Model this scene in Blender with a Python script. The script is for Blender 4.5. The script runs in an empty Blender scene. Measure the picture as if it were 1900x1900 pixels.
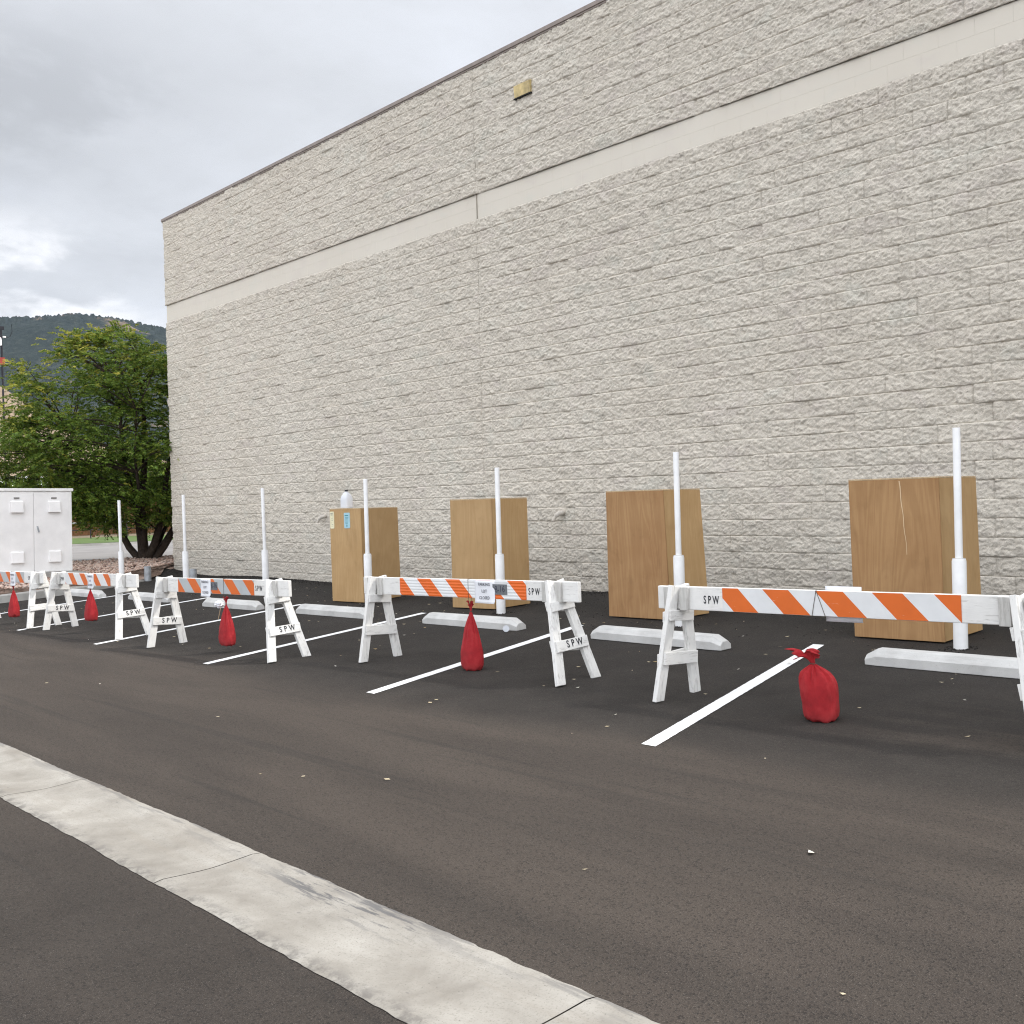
import bpy, bmesh, math, random
import numpy as np
from mathutils import Vector, Matrix
random.seed(7); rng = np.random.default_rng(7)
S = bpy.context.scene
COL = S.collection
R = math.radians

# ------------------------------------------------------------ camera, light, exposure
CAMZ = 1.2212
yaw, pitch, roll, FPX = -0.85695365, -0.01018215, -0.02842942, 2061.98
cy, sy, cp, sp = math.cos(yaw), math.sin(yaw), math.cos(pitch), math.sin(pitch)
F = Vector((sy*cp, cy*cp, sp)); Rt = Vector((cy, -sy, 0)); U = Rt.cross(F)
cr, sr = math.cos(roll), math.sin(roll)
R2 = Rt*cr + U*sr; U2 = -Rt*sr + U*cr
cam_d = bpy.data.cameras.new("camera"); cam = bpy.data.objects.new("camera", cam_d); COL.objects.link(cam)
cam.matrix_world = Matrix(((R2.x, U2.x, -F.x, 0), (R2.y, U2.y, -F.y, 0), (R2.z, U2.z, -F.z, CAMZ), (0, 0, 0, 1)))
cam_d.sensor_fit = 'HORIZONTAL'; cam_d.sensor_width = 36; cam_d.lens = 36*FPX/1900
cam_d.clip_start = 0.05; cam_d.clip_end = 20000
S.camera = cam

SUN_DIR = Vector((0.60, 0.685, 1.0)).normalized()      # towards the sun
SUN_EL = math.asin(SUN_DIR.z); SUN_AZ = math.atan2(SUN_DIR.x, SUN_DIR.y)
w = bpy.data.worlds.new("World"); S.world = w; w.use_nodes = True
nt = w.node_tree; nt.nodes.clear()
class NB:
    """small node-building helper"""
    def __init__(s, t): s.t = t
    def n(s, typ, **k):
        x = s.t.nodes.new(typ)
        for a, b in k.items(): setattr(x, a, b)
        return x
    def l(s, a, b): s.t.links.new(a, b)
    def _in(s, sock, v):
        if v is None: return
        if hasattr(v, 'is_output') or isinstance(v, bpy.types.NodeSocket): s.l(v, sock)
        else: sock.default_value = v
    def math(s, op, a, b=None, c=None, clamp=False):
        x = s.n('ShaderNodeMath', operation=op, use_clamp=clamp)
        s._in(x.inputs[0], a); s._in(x.inputs[1], b); s._in(x.inputs[2], c)
        return x.outputs[0]
    def vmath(s, op, a, b=None):
        x = s.n('ShaderNodeVectorMath', operation=op); s._in(x.inputs[0], a); s._in(x.inputs[1], b)
        return x
    def noise(s, vec, scale, detail=3, rough=.55, dist=0, out=0):
        x = s.n('ShaderNodeTexNoise'); s._in(x.inputs['Vector'], vec); x.inputs['Scale'].default_value = scale
        x.inputs['Detail'].default_value = detail; x.inputs['Roughness'].default_value = rough; x.inputs['Distortion'].default_value = dist
        return x.outputs[out]
    def vor(s, vec, scale, feature='F1', out='Distance'):
        x = s.n('ShaderNodeTexVoronoi', feature=feature); s._in(x.inputs['Vector'], vec); x.inputs['Scale'].default_value = scale
        return x.outputs[out]
    def ramp(s, f, stops, interp='LINEAR'):
        x = s.n('ShaderNodeValToRGB'); s._in(x.inputs[0], f); cr_ = x.color_ramp; cr_.interpolation = interp
        while len(cr_.elements) < len(stops): cr_.elements.new(.5)
        for e, (p_, c_) in zip(cr_.elements, stops):
            e.position = p_; e.color = (*c_, 1) if hasattr(c_, '__len__') else (c_, c_, c_, 1)
        return x.outputs[0]
    def mix(s, f, a, b, blend='MIX'):
        x = s.n('ShaderNodeMix', data_type='RGBA', blend_type=blend)
        s._in(x.inputs[0], f)
        for sock, v in ((x.inputs[6], a), (x.inputs[7], b)):
            if isinstance(v, (tuple, list)): sock.default_value = (*v[:3], 1)
            elif isinstance(v, (int, float)): sock.default_value = (v, v, v, 1)
            else: s.l(v, sock)
        return x.outputs[2]
    def mapr(s, v, a, b, c=0, d=1, smooth=True):
        x = s.n('ShaderNodeMapRange', interpolation_type='SMOOTHSTEP' if smooth else 'LINEAR')
        s._in(x.inputs[0], v)
        for i, q in enumerate((a, b, c, d)): x.inputs[i+1].default_value = q
        return x.outputs[0]
    def scalev(s, vec, sc, loc=(0, 0, 0), rot=(0, 0, 0)):
        x = s.n('ShaderNodeMapping'); s._in(x.inputs[0], vec); x.inputs['Scale'].default_value = sc
        x.inputs['Location'].default_value = loc; x.inputs['Rotation'].default_value = rot
        return x.outputs[0]

b = NB(nt)
tc = b.n('ShaderNodeTexCoord').outputs['Generated']
sky = b.n('ShaderNodeTexSky', sky_type='NISHITA', sun_disc=False, sun_elevation=SUN_EL, sun_rotation=SUN_AZ, altitude=1800, air_density=1.2, dust_density=3)
sep = b.n('ShaderNodeSeparateXYZ'); b.l(tc, sep.inputs[0])
den = b.math('ADD', b.math('MAXIMUM', sep.outputs[2], 0.0), 0.16)
comb = b.n('ShaderNodeCombineXYZ'); b.l(b.math('DIVIDE', sep.outputs[0], den), comb.inputs[0]); b.l(b.math('DIVIDE', sep.outputs[1], den), comb.inputs[1])
comb.inputs[2].default_value = 4.2
n1 = b.noise(comb.outputs[0], 0.62, 6, .56, .35)
n2 = b.noise(b.scalev(comb.outputs[0], (1, 1, 1), (7.3, 2.2, 1)), 2.1, 6, .6, .3)
grey = b.math('ADD', b.math('MULTIPLY', n1, .72), b.math('MULTIPLY', n2, .28))
cloud = b.ramp(grey, [(.36, (5.4, 5.5, 5.75)), (.45, (6.5, 6.65, 6.95)), (.54, (7.3, 7.5, 7.95)), (.66, (7.9, 8.1, 8.6))])
bank = b.math('MULTIPLY', b.math('MULTIPLY', b.mapr(sep.outputs[2], .22, .30, 0, 1), b.mapr(sep.outputs[2], .45, .34, 0, 1)), b.mapr(sep.outputs[0], -.80, -.90, 0, 1))
bank = b.math('MULTIPLY', bank, b.mapr(n2, .40, .58, .35, 1))
cloud = b.mix(b.math('MULTIPLY', bank, .80), cloud, (4.3, 4.38, 4.55))
# bright cumulus low over the ridge
n3 = b.noise(b.scalev(tc, (1, 1, 2.0), (.4, .1, .3)), 9.0, 7, .55, .2)
lowm = b.math('MULTIPLY', b.mapr(sep.outputs[2], .12, .16, 0, 1), b.mapr(sep.outputs[2], .255, .205, 0, 1))
azm = b.mapr(sep.outputs[0], -.895, -.925, 0, 1)
cumu = b.math('MULTIPLY', b.math('MULTIPLY', b.mapr(n3, .47, .62, 0, 1), lowm), azm)
cloud = b.mix(cumu, cloud, (9.4, 9.4, 9.6))
# overcast luminance: brighter overhead and towards the veiled sun, plus added fill out of view
dsun = b.vmath('DOT_PRODUCT', tc, tuple(SUN_DIR)).outputs['Value']
glow = b.math('MULTIPLY', b.math('POWER', b.math('MAXIMUM', dsun, 0), 5.0), 1.0)
zen = b.math('MULTIPLY', b.mapr(sep.outputs[2], .35, .95, 0, 1), .75)
wall_fill = b.math('MULTIPLY', b.mapr(sep.outputs[1], .1, -.8, 0, 1), 1.4)  # unseen sky brightness added opposite the wall to lift it
side_fill = b.math('MULTIPLY', b.mapr(sep.outputs[0], .0, .85, 0, 1), .75)  # unseen sky brightness added at the right for box sides and posts
lum = b.math('ADD', side_fill, b.math('ADD', b.math('ADD', b.math('ADD', 1.0, glow), zen), wall_fill))
lumv = b.n('ShaderNodeCombineXYZ')
for i in range(3): b.l(lum, lumv.inputs[i])
cl2 = b.mix(1.0, cloud, lumv.outputs[0], 'MULTIPLY')
# the mix clamps nothing: keep HDR
skyc = b.mix(.94, sky.outputs[0], cl2)
bg = b.n('ShaderNodeBackground'); b.l(skyc, bg.inputs[0]); bg.inputs[1].default_value = 0.115
out = b.n('ShaderNodeOutputWorld'); b.l(bg.outputs[0], out.inputs[0])

sl = bpy.data.lights.new("sun", 'SUN'); sun = bpy.data.objects.new("sun", sl); COL.objects.link(sun)
sl.energy = 3.0; sl.angle = R(3.2); sl.color = (1, .95, .88)
sun.rotation_euler = SUN_DIR.to_track_quat('Z', 'Y').to_euler()
S.view_settings.view_transform = 'Standard'; S.view_settings.look = 'None'; S.view_settings.exposure = 0.07; S.view_settings.gamma = 1
S.cycles.use_denoising = True; S.cycles.denoiser = 'OPENIMAGEDENOISE'; S.cycles.denoising_prefilter = 'NONE'; S.cycles.filter_width = 1.15; S.cycles.max_bounces = 6; S.cycles.volume_bounces = 0

# ------------------------------------------------------------ helpers
def link(o, parent=None):
    COL.objects.link(o)
    if parent is not None: o.parent = parent
    return o
def tag(o, label=None, cat=None, group=None, kind=None):
    if label: o['label'] = label
    if cat: o['category'] = cat
    if group: o['group'] = group
    if kind: o['kind'] = kind
    return o
def thing(name, label, cat, loc=(0, 0, 0), rot=(0, 0, 0), group=None):
    o = bpy.data.objects.new(name, None); o.empty_display_size = .2; link(o)
    o.location = loc; o.rotation_euler = rot
    return tag(o, label, cat, group)
class MB:
    def __init__(s): s.v = []; s.f = []; s.mi = []; s.M = None
    def add(s, vs, fs, mi=0):
        k = len(s.v)
        for q in vs:
            q = Vector(q); s.v.append(tuple(s.M @ q) if s.M is not None else tuple(q))
        for f in fs: s.f.append(tuple(i+k for i in f)); s.mi.append(mi)
        return s
    def hexa(s, c8, mi=0):   # 4 bottom (ccw seen from above), 4 top
        return s.add(c8, [(3, 2, 1, 0), (4, 5, 6, 7), (0, 1, 5, 4), (1, 2, 6, 5), (2, 3, 7, 6), (3, 0, 4, 7)], mi)
    def box(s, x0, x1, y0, y1, z0, z1, mi=0):
        return s.hexa([(x0, y0, z0), (x1, y0, z0), (x1, y1, z0), (x0, y1, z0), (x0, y0, z1), (x1, y0, z1), (x1, y1, z1), (x0, y1, z1)], mi)
    def tube(s, pts, rad, seg=10, cap=True, mi=0):
        pts = [Vector(p) for p in pts]; n = len(pts)
        if not hasattr(rad, '__len__'): rad = [rad]*n
        vs, fs = [], []
        ref = Vector((0, 0, 1)); d0 = (pts[1]-pts[0]).normalized()
        if abs(d0.dot(ref)) > .9: ref = Vector((1, 0, 0))
        for i, p in enumerate(pts):
            d = (pts[min(i+1, n-1)]-pts[max(i-1, 0)]).normalized()
            a = d.cross(ref).normalized(); c = d.cross(a)
            for k in range(seg):
                t = 2*math.pi*k/seg; vs.append(p+(a*math.cos(t)+c*math.sin(t))*rad[i])
        for i in range(n-1):
            for k in range(seg):
                k2 = (k+1) % seg; fs.append((i*seg+k, (i+1)*seg+k, (i+1)*seg+k2, i*seg+k2))
        if cap:
            fs.append(tuple(range(seg))); fs.append(tuple((n-1)*seg+k for k in reversed(range(seg))))
        return s.add(vs, fs, mi)
    def lathe(s, prof, seg=24, c=(0, 0, 0), mi=0):
        vs, fs = [], []
        for r, z in prof:
            for k in range(seg):
                t = 2*math.pi*k/seg; vs.append((c[0]+r*math.cos(t), c[1]+r*math.sin(t), c[2]+z))
        n = len(prof)
        for i in range(n-1):
            for k in range(seg):
                k2 = (k+1) % seg; fs.append((i*seg+k, i*seg+k2, (i+1)*seg+k2, (i+1)*seg+k))
        fs.append(tuple(reversed(range(seg)))); fs.append(tuple((n-1)*seg+k for k in range(seg)))
        return s.add(vs, fs, mi)
    def build(s, name, mat, parent=None, smooth=False, bevel=0, uv=False):
        me = bpy.data.meshes.new(name); me.from_pydata(s.v, [], s.f)
        mats = mat if isinstance(mat, (list, tuple)) else [mat]
        for m in mats: me.materials.append(m)
        if len(mats) > 1:
            for p_, i in zip(me.polygons, s.mi): p_.material_index = i
        if smooth:
            for p_ in me.polygons: p_.use_smooth = True
            me.update(); me.set_sharp_from_angle(angle=R(48))
        me.update()
        o = bpy.data.objects.new(name, me); link(o, parent)
        if bevel:
            m = o.modifiers.new('bevel', 'BEVEL'); m.width = bevel; m.segments = 2; m.limit_method = 'ANGLE'; m.angle_limit = R(40)
        return o
def np_mesh(name, V, Fq, mat, parent=None, smooth=False):
    me = bpy.data.meshes.new(name); nV, nF = len(V), len(Fq)
    k = Fq.shape[1]
    me.vertices.add(nV); me.vertices.foreach_set('co', np.ascontiguousarray(V, dtype=np.float32).ravel())
    me.loops.add(nF*k); me.loops.foreach_set('vertex_index', np.ascontiguousarray(Fq, dtype=np.int32).ravel())
    me.polygons.add(nF); me.polygons.foreach_set('loop_start', np.arange(0, nF*k, k, dtype=np.int32))
    me.polygons.foreach_set('loop_total', np.full(nF, k, dtype=np.int32))
    if smooth: me.polygons.foreach_set('use_smooth', np.ones(nF, dtype=bool))
    me.update(calc_edges=True); me.materials.append(mat)
    o = bpy.data.objects.new(name, me); return link(o, parent)
def grid_faces(nx, ny):
    i = np.arange(ny-1)[:, None]*nx+np.arange(nx-1)[None, :]
    return np.stack([i, i+1, i+nx+1, i+nx], -1).reshape(-1, 4)
def text_mesh(name, txt, size, mat, parent, M, sx=1.0, spacing=1.0, line=1.0, align='CENTER', ext=0.0004, bold=0.0):
    c = bpy.data.curves.new(name, 'FONT'); c.body = txt; c.size = size; c.align_x = align; c.align_y = 'CENTER'
    c.space_character = spacing; c.space_line = line; c.extrude = ext; c.offset = bold; c.resolution_u = 3
    t = bpy.data.objects.new(name, c); COL.objects.link(t)
    bpy.context.view_layer.update()
    me = bpy.data.meshes.new_from_object(t.evaluated_get(bpy.context.evaluated_depsgraph_get()))
    COL.objects.unlink(t); bpy.data.objects.remove(t)
    me.transform(M @ Matrix.Diagonal((sx, 1, 1, 1))); me.materials.clear(); me.materials.append(mat)
    return link(bpy.data.objects.new(name, me), parent)

DXs = [-60, -26, -21.6, -16.5, -11, -6.7, -5.2, 40]; DZs = [.12, .13, .07, .18, .10, .055, 0, 0]
def Gn(X, Y):
    X = np.asarray(X, float); Y = np.asarray(Y, float)
    A = .07+.0145*(np.clip(X, -45, 8)+5.2)
    z = A+.0512*(np.clip(Y, 2.2, 11.45)-11.45)
    t = np.clip((Y-9.3)/1.9, 0, 1); t = t*t*(3-2*t)
    z = z-np.interp(X, DXs, DZs)*t
    # the lot ends; street level beyond the planting bed
    k = np.clip((-23.5-X)/4.0, 0, 1); k = k*k*(3-2*k)
    return z*(1-k)+(-.10)*k
def G(x, y): return float(Gn(x, y))

def vnoise(x, y, seed=0):
    xi = np.floor(x).astype(np.int64); yi = np.floor(y).astype(np.int64); fx = x-xi; fy = y-yi
    fx = fx*fx*(3-2*fx); fy = fy*fy*(3-2*fy)
    def h(a, c): return hash2(a, c, seed)
    return (h(xi, yi)*(1-fx)+h(xi+1, yi)*fx)*(1-fy)+(h(xi, yi+1)*(1-fx)+h(xi+1, yi+1)*fx)*fy
def hash2(a, c, seed=0):
    n = (a*374761393+c*668265263+seed*1442695041) & 0xffffffff
    n = ((n ^ (n >> 13))*1274126177) & 0xffffffff
    n = ((n ^ (n >> 16))*2246822519) & 0xffffffff
    return ((n ^ (n >> 15)) & 0xffffff)/float(0xffffff)
def fbm(x, y, oct=4, seed=0):
    a, t, s_ = 1.0, 0, 0
    for o in range(oct):
        t = t+a*(vnoise(x*2**o+o*17.3, y*2**o-o*9.1, seed+o)-.5); s_ += a; a *= .5
    return t/s_*2

# ------------------------------------------------------------ materials
def mat(name):
    m = bpy.data.materials.new(name); m.use_nodes = True; t = m.node_tree; t.nodes.clear()
    nb = NB(t); p = nb.n('ShaderNodeBsdfPrincipled'); o = nb.n('ShaderNodeOutputMaterial'); nb.l(p.outputs[0], o.inputs[0])
    m_tc = nb.n('ShaderNodeTexCoord'); return m, nb, p, m_tc.outputs['Object']
def setc(nb, p, col, rough=.7, spec=.3, bump=None, bs=.3, bd=.005):
    nb._in(p.inputs['Base Color'], col if not isinstance(col, tuple) else (*col[:3], 1))
    nb._in(p.inputs['Roughness'], rough); p.inputs['Specular IOR Level'].default_value = spec
    if bump is not None:
        bn = nb.n('ShaderNodeBump'); nb.l(bump, bn.inputs['Height']); bn.inputs['Strength'].default_value = bs; bn.inputs['Distance'].default_value = bd
        nb.l(bn.outputs[0], p.inputs['Normal'])
def m_plain(name, col, rough=.6, spec=.3, var=.06, scale=8, metal=0):
    m, nb, p, oc = mat(name)
    n = nb.noise(oc, scale, 4); c2 = tuple(min(1, x*(1+var*3)) for x in col); c1 = tuple(x*(1-var*3) for x in col)
    setc(nb, p, nb.ramp(n, [(.3, c1), (.7, c2)]), rough, spec, nb.noise(oc, scale*12, 2), .15, .002); p.inputs['Metallic'].default_value = metal
    return m
# painted split-face masonry
def m_wall(name, rock=True):
    m, nb, p, oc = mat(name)
    big = nb.noise(oc, .55, 3); med = nb.noise(oc, 5.5, 5, .6); fine = nb.noise(oc, 60, 4, .65)
    base = nb.ramp(big, [(.3, (.665, .608, .520)), (.7, (.712, .660, .572))])
    tint = nb.noise(nb.scalev(oc, (1, 1, 1.6), (3, 5, 7)), 1.9, 4)
    base = nb.mix(nb.mapr(tint, .56, .72, 0, .35), base, (.60, .60, .53))
    base = nb.mix(nb.mapr(tint, .44, .30, 0, .30), base, (.60, .53, .49))
    if rock:
        base = nb.mix(nb.mapr(med, .52, .34, 0, .30), base, (.47, .435, .375))
        base = nb.mix(nb.mapr(fine, .47, .33, 0, .42), base, (.36, .325, .275))
        base = nb.mix(nb.mapr(nb.noise(oc, 32, 5, .75, .8), .45, .30, 0, .40), base, (.38, .345, .295))  # fine dark speckle: dirt, and crevice shade put into the colour
        # splash dirt near the ground
        s_ = nb.n('ShaderNodeSeparateXYZ'); nb.l(oc, s_.inputs[0])
        d = nb.math('MULTIPLY', nb.mapr(nb.math('ADD', s_.outputs[2], nb.math('MULTIPLY', med, .9)), 1.7, .1, 0, 1), .42)
        base = nb.mix(d, base, (.42, .39, .345))
        hgt = nb.math('ADD', nb.math('MULTIPLY', nb.noise(oc, 48, 4, .8, .8), 1.0), nb.math('MULTIPLY', nb.math('ABSOLUTE', nb.math('SUBTRACT', nb.noise(oc, 40, 3, .7), .5)), -1.3))
        setc(nb, p, base, .9, .12, hgt, 1.0, .012)
    else:
        base = nb.mix(.35, base, (.555, .53, .47))
        setc(nb, p, base, .8, .2, nb.noise(oc, 60, 4), .25, .003)
    return m
M_ROCK = m_wall('painted_split_face_block'); M_SMOOTH = m_wall('painted_smooth_block', False)

def m_asphalt():
    m, nb, p, oc = mat('asphalt')
    s_ = nb.n('ShaderNodeSeparateXYZ'); nb.l(oc, s_.inputs[0]); X, Y = s_.outputs[0], s_.outputs[1]
    st = nb.scalev(oc, (.22, 1.3, 1)); wob = nb.noise(nb.scalev(oc, (.35, .35, .35)), 1.0, 3)
    streak = nb.noise(st, 1.3, 5, .6, .4); streak2 = nb.noise(nb.scalev(oc, (.5, 3.2, 1), (4, 1, 0)), 1.0, 5, .62)
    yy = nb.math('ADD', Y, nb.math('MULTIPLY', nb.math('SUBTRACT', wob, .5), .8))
    dust_lit = nb.mapr(yy, 5.25, 4.6, 0, 1)  # lane dust mask; also paints the stalls' building shade into the colour
    dust_lit = nb.math('MULTIPLY', dust_lit, nb.mapr(Y, 1.0, 3.2, .45, 1))
    dust_lit = nb.math('MULTIPLY', dust_lit, nb.mapr(streak, .3, .68, .70, 1.08))
    # dusty swirl in the right-hand stall
    swx = nb.math('MULTIPLY', nb.mapr(X, -4.2, -2.9, 0, 1), nb.math('MULTIPLY', nb.mapr(Y, 5.2, 5.9, 0, 1), nb.mapr(Y, 7.4, 6.3, 0, 1)))
    sw = nb.math('MULTIPLY', nb.math('MULTIPLY', swx, nb.mapr(streak2, .46, .66, 0, 1)), .85)
    dust_lit = nb.math('MAXIMUM', dust_lit, sw)
    dust_lit = nb.math('MULTIPLY', dust_lit, nb.mapr(streak2, .25, .7, .84, 1.08), clamp=True)
    clean_shaded = nb.ramp(nb.noise(oc, 2.3, 5, .6), [(.3, (.027, .0240, .0215)), (.7, (.041, .0362, .0322))])
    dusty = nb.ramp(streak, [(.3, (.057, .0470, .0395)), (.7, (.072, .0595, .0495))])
    c = nb.mix(dust_lit, clean_shaded, dusty)
    # asphalt along the wall is blacker
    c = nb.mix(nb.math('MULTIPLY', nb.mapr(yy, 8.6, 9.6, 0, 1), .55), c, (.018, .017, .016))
    agg = nb.vor(oc, 130, out='Color'); aggv = nb.n('ShaderNodeSeparateColor'); nb.l(agg, aggv.inputs[0])
    sp1 = nb.noise(oc, 210, 2, .7)
    c = nb.mix(nb.mapr(sp1, .58, .72, 0, .8, True), c, nb.mix(.45, c, (.20, .175, .15)))
    c = nb.mix(nb.math('MULTIPLY', nb.mapr(aggv.outputs[0], .0, .35, 1, 0), .6), c, (.018, .017, .016))
    c = nb.mix(nb.mapr(nb.noise(oc, 34, 5, .75), .56, .74, 0, .35), c, nb.mix(.5, c, (.022, .021, .020)))
    # long scuffs and tyre marks
    tm = nb.noise(nb.scalev(oc, (.25, 9, 1), (3, 7, 0), (0, 0, .03)), 1.0, 4, .5, .2)
    c = nb.mix(nb.mapr(tm, .58, .72, 0, .42), c, (.030, .028, .026))
    h = nb.math('ADD', nb.math('MULTIPLY', nb.vor(oc, 130), .8), nb.math('MULTIPLY', nb.noise(oc, 45, 5, .7), 1.2))
    fl_ = nb.noise(oc, 420, 1, .5); c = nb.mix(nb.mapr(fl_, .66, .74, 0, .6), c, (.26, .235, .21))
    setc(nb, p, c, .93, .16, h, .7, .008)
    return m
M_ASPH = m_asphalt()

def m_concrete(name, c1, c2, dark=(.25, .24, .22), stain=.5, sc=1.0):
    m, nb, p, oc = mat(name)
    a = nb.noise(oc, 1.6*sc, 6, .62, .3); f = nb.noise(oc, 90*sc, 3, .7); l = nb.noise(nb.scalev(oc, (.5, 5, 1)), 2.2*sc, 5, .65)
    c = nb.ramp(a, [(.3, c1), (.7, c2)])
    c = nb.mix(nb.mapr(l, .52, .75, 0, stain*.6), c, dark)
    c = nb.mix(nb.mapr(f, .60, .75, 0, .5), c, dark)
    c = nb.mix(nb.mapr(f, .40, .28, 0, .3), c, tuple(min(.9, x*1.25) for x in c2))
    pits = nb.vor(oc, 22*sc); c = nb.mix(nb.mapr(pits, .09, .05, 0, .7), c, dark)
    h = nb.math('ADD', nb.noise(oc, 30*sc, 6, .7), nb.math('MULTIPLY', nb.mapr(pits, .05, .09, 0, 1), .6))
    setc(nb, p, c, .88, .2, h, .45, .005)
    return m
def m_gutter():
    m, nb, p, oc = mat('gutter_concrete')
    a = nb.noise(oc, 2.6, 6, .62, .3); f = nb.noise(oc, 120, 3, .7)
    along = nb.noise(nb.scalev(oc, (.35, 4.5, 1)), 1.6, 6, .65, .3)
    c = nb.ramp(a, [(.28, (.215, .198, .172)), (.5, (.30, .282, .250)), (.72, (.385, .367, .332))])
    c = nb.mix(nb.mapr(along, .5, .72, 0, .55), c, (.255, .23, .195))
    c = nb.mix(nb.mapr(f, .54, .66, 0, .6), c, (.20, .185, .16)); c = nb.mix(nb.mapr(nb.noise(oc, 38, 5, .75), .56, .70, 0, .35), c, (.17, .155, .135))
    s_ = nb.n('ShaderNodeSeparateXYZ'); nb.l(oc, s_.inputs[0]); X, Y = s_.outputs[0], s_.outputs[1]
    # rubber / tar smears across the upper edge, dark splashes
    ob = nb.noise(nb.scalev(oc, (2.2, 17, 1), (0, 0, 0), (0, 0, R(20))), 1.6, 5, .7)
    zone = nb.math('MULTIPLY', nb.mapr(Y, 2.20, 2.36, 0, 1), nb.math('MULTIPLY', nb.mapr(X, -4.6, -4.1, 0, 1), nb.mapr(X, -3.1, -3.5, 0, 1)))
    c = nb.mix(nb.math('MULTIPLY', nb.math('MULTIPLY', zone, nb.mapr(ob, .49, .60, 0, 1)), .8), c, (.085, .085, .09))
    z2 = nb.mapr(Y, 2.30, 2.46, 0, 1); ob2 = nb.noise(nb.scalev(oc, (2, 14, 1), (5, 0, 0)), 1.3, 5, .6)
    c = nb.mix(nb.math('MULTIPLY', nb.math('MULTIPLY', z2, nb.mapr(ob2, .47, .60, 0, 1)), .65), c, (.15, .145, .14))
    z3 = nb.mapr(Y, 2.04, 1.94, 0, 1)
    c = nb.mix(nb.math('MULTIPLY', z3, nb.mapr(nb.noise(oc, 14, 5, .7), .40, .62, 0, .75)), c, (.13, .12, .11))
    spots = nb.vor(nb.scalev(oc, (1, 1.8, 1)), 5.5); c = nb.mix(nb.math('MULTIPLY', nb.mapr(nb.math('ADD', spots, nb.math('MULTIPLY', nb.noise(oc, 20, 3), .12)), .125, .095, 0, 1), .55), c, (.16, .15, .14))
    pits = nb.vor(oc, 34); c = nb.mix(nb.mapr(pits, .11, .06, 0, .75), c, (.16, .15, .13))
    h = nb.math('ADD', nb.noise(oc, 40, 6, .7), nb.math('MULTIPLY', nb.mapr(pits, .06, .11, 0, 1), .5))
    setc(nb, p, c, .88, .2, h, .6, .005)
    return m
M_GUT = m_gutter()
M_CURB = m_concrete('curb_concrete', (.30, .29, .27), (.42, .41, .385))
M_STOP = m_concrete('painted_wheel_stop', (.46, .455, .44), (.60, .595, .575), (.22, .20, .18), .5, 1.6)
def m_line():
    m, nb, p, oc = mat('road_paint')
    n = nb.noise(oc, 45, 5, .75); c = nb.ramp(nb.noise(oc, 3, 4), [(.3, (.74, .74, .74)), (.7, (.84, .84, .84))])
    c = nb.mix(nb.mapr(n, .64, .72, 0, .8), c, (.14, .13, .125))
    setc(nb, p, c, .7, .3, nb.noise(oc, 90, 3, .7), .4, .004); return m
M_LINE = m_line()
def m_paintwood(name, wear, stretch, base=(.76, .75, .72)):
    m, nb, p, oc = mat(name)
    oi = nb.n('ShaderNodeObjectInfo'); off = nb.vmath('ADD', oc, None); 
    rv = nb.n('ShaderNodeCombineXYZ'); 
    for i in range(3): nb.l(nb.math('MULTIPLY', oi.outputs['Random'], 37.0+i*11), rv.inputs[i])
    nb.l(rv.outputs[0], off.inputs[1]); v = off.outputs[0]
    st = nb.scalev(v, stretch)
    g = nb.noise(st, 14, 6, .7, .3); g2 = nb.noise(st, 45, 5, .7); d = nb.noise(v, 9, 5, .65)
    c = nb.ramp(d, [(.3, tuple(x*.88 for x in base)), (.7, base)])
    c = nb.mix(nb.mapr(g, .60-wear*.14, .72-wear*.12, 0, .30+.5*wear), c, (.40, .385, .36))
    c = nb.mix(nb.mapr(g2, .68-wear*.08, .76-wear*.06, 0, .35+.4*wear), c, (.17, .155, .14))
    setc(nb, p, c, .72, .25, g2, .5, .002); return m
M_WX = m_paintwood('white_painted_board', .45, (.35, 3, 3)); M_WZ = m_paintwood('white_painted_leg', .60, (3, 3, .4)); M_WY = m_paintwood('white_painted_crossbar', .60, (3, .4, 3))
M_CL = m_paintwood('weathered_cleat', 1.0, (4, 3, .4), (.56, .55, .52))
def m_sheet(name, col, ribs=False, scr=.3):
    m, nb, p, oc = mat(name)
    n = nb.noise(nb.scalev(oc, (1, 1, 6), (0, 0, 0), (0, R(18), 0)), 12, 6, .75, .4); d = nb.noise(oc, 7, 4)
    c = nb.ramp(d, [(.3, tuple(x*.9 for x in col)), (.7, col)])
    c = nb.mix(nb.mapr(n, .66, .72, 0, scr), c, (.72, .68, .62))
    setc(nb, p, c, .45, .4, nb.n('ShaderNodeTexWave', bands_direction='Z').outputs[1] if False else nb.noise(oc, 60, 3), .15, .001)
    if ribs:
        wv = nb.n('ShaderNodeTexWave', bands_direction='Z'); nb.l(oc, wv.inputs[0]); wv.inputs['Scale'].default_value = 12
        bn = nb.n('ShaderNodeBump'); nb.l(wv.outputs[1], bn.inputs['Height']); bn.inputs['Strength'].default_value = .5; bn.inputs['Distance'].default_value = .004
        nb.l(bn.outputs[0], p.inputs['Normal'])
    return m
M_OR = m_sheet('orange_reflective', (.66, .135, .018), scr=.7); M_ORR = m_sheet('orange_reflective_ribbed', (.74, .135, .015), True, .4)
M_WH = m_sheet('white_reflective', (.70, .71, .71)); M_WHR = m_sheet('white_reflective_ribbed', (.74, .75, .75), True); M_SI = m_sheet('silver_reflective', (.43, .46, .47))
M_BLK = m_plain('black_stencil_paint', (.03, .03, .035), .8, .2); M_INK = m_plain('black_ink', (.04, .04, .06), .6)
M_PAPER = m_plain('paper', (.74, .75, .78), .8, .2, .02); M_TAPE = m_plain('duct_tape', (.13, .14, .15), .45, .5, .06, 30)
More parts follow.
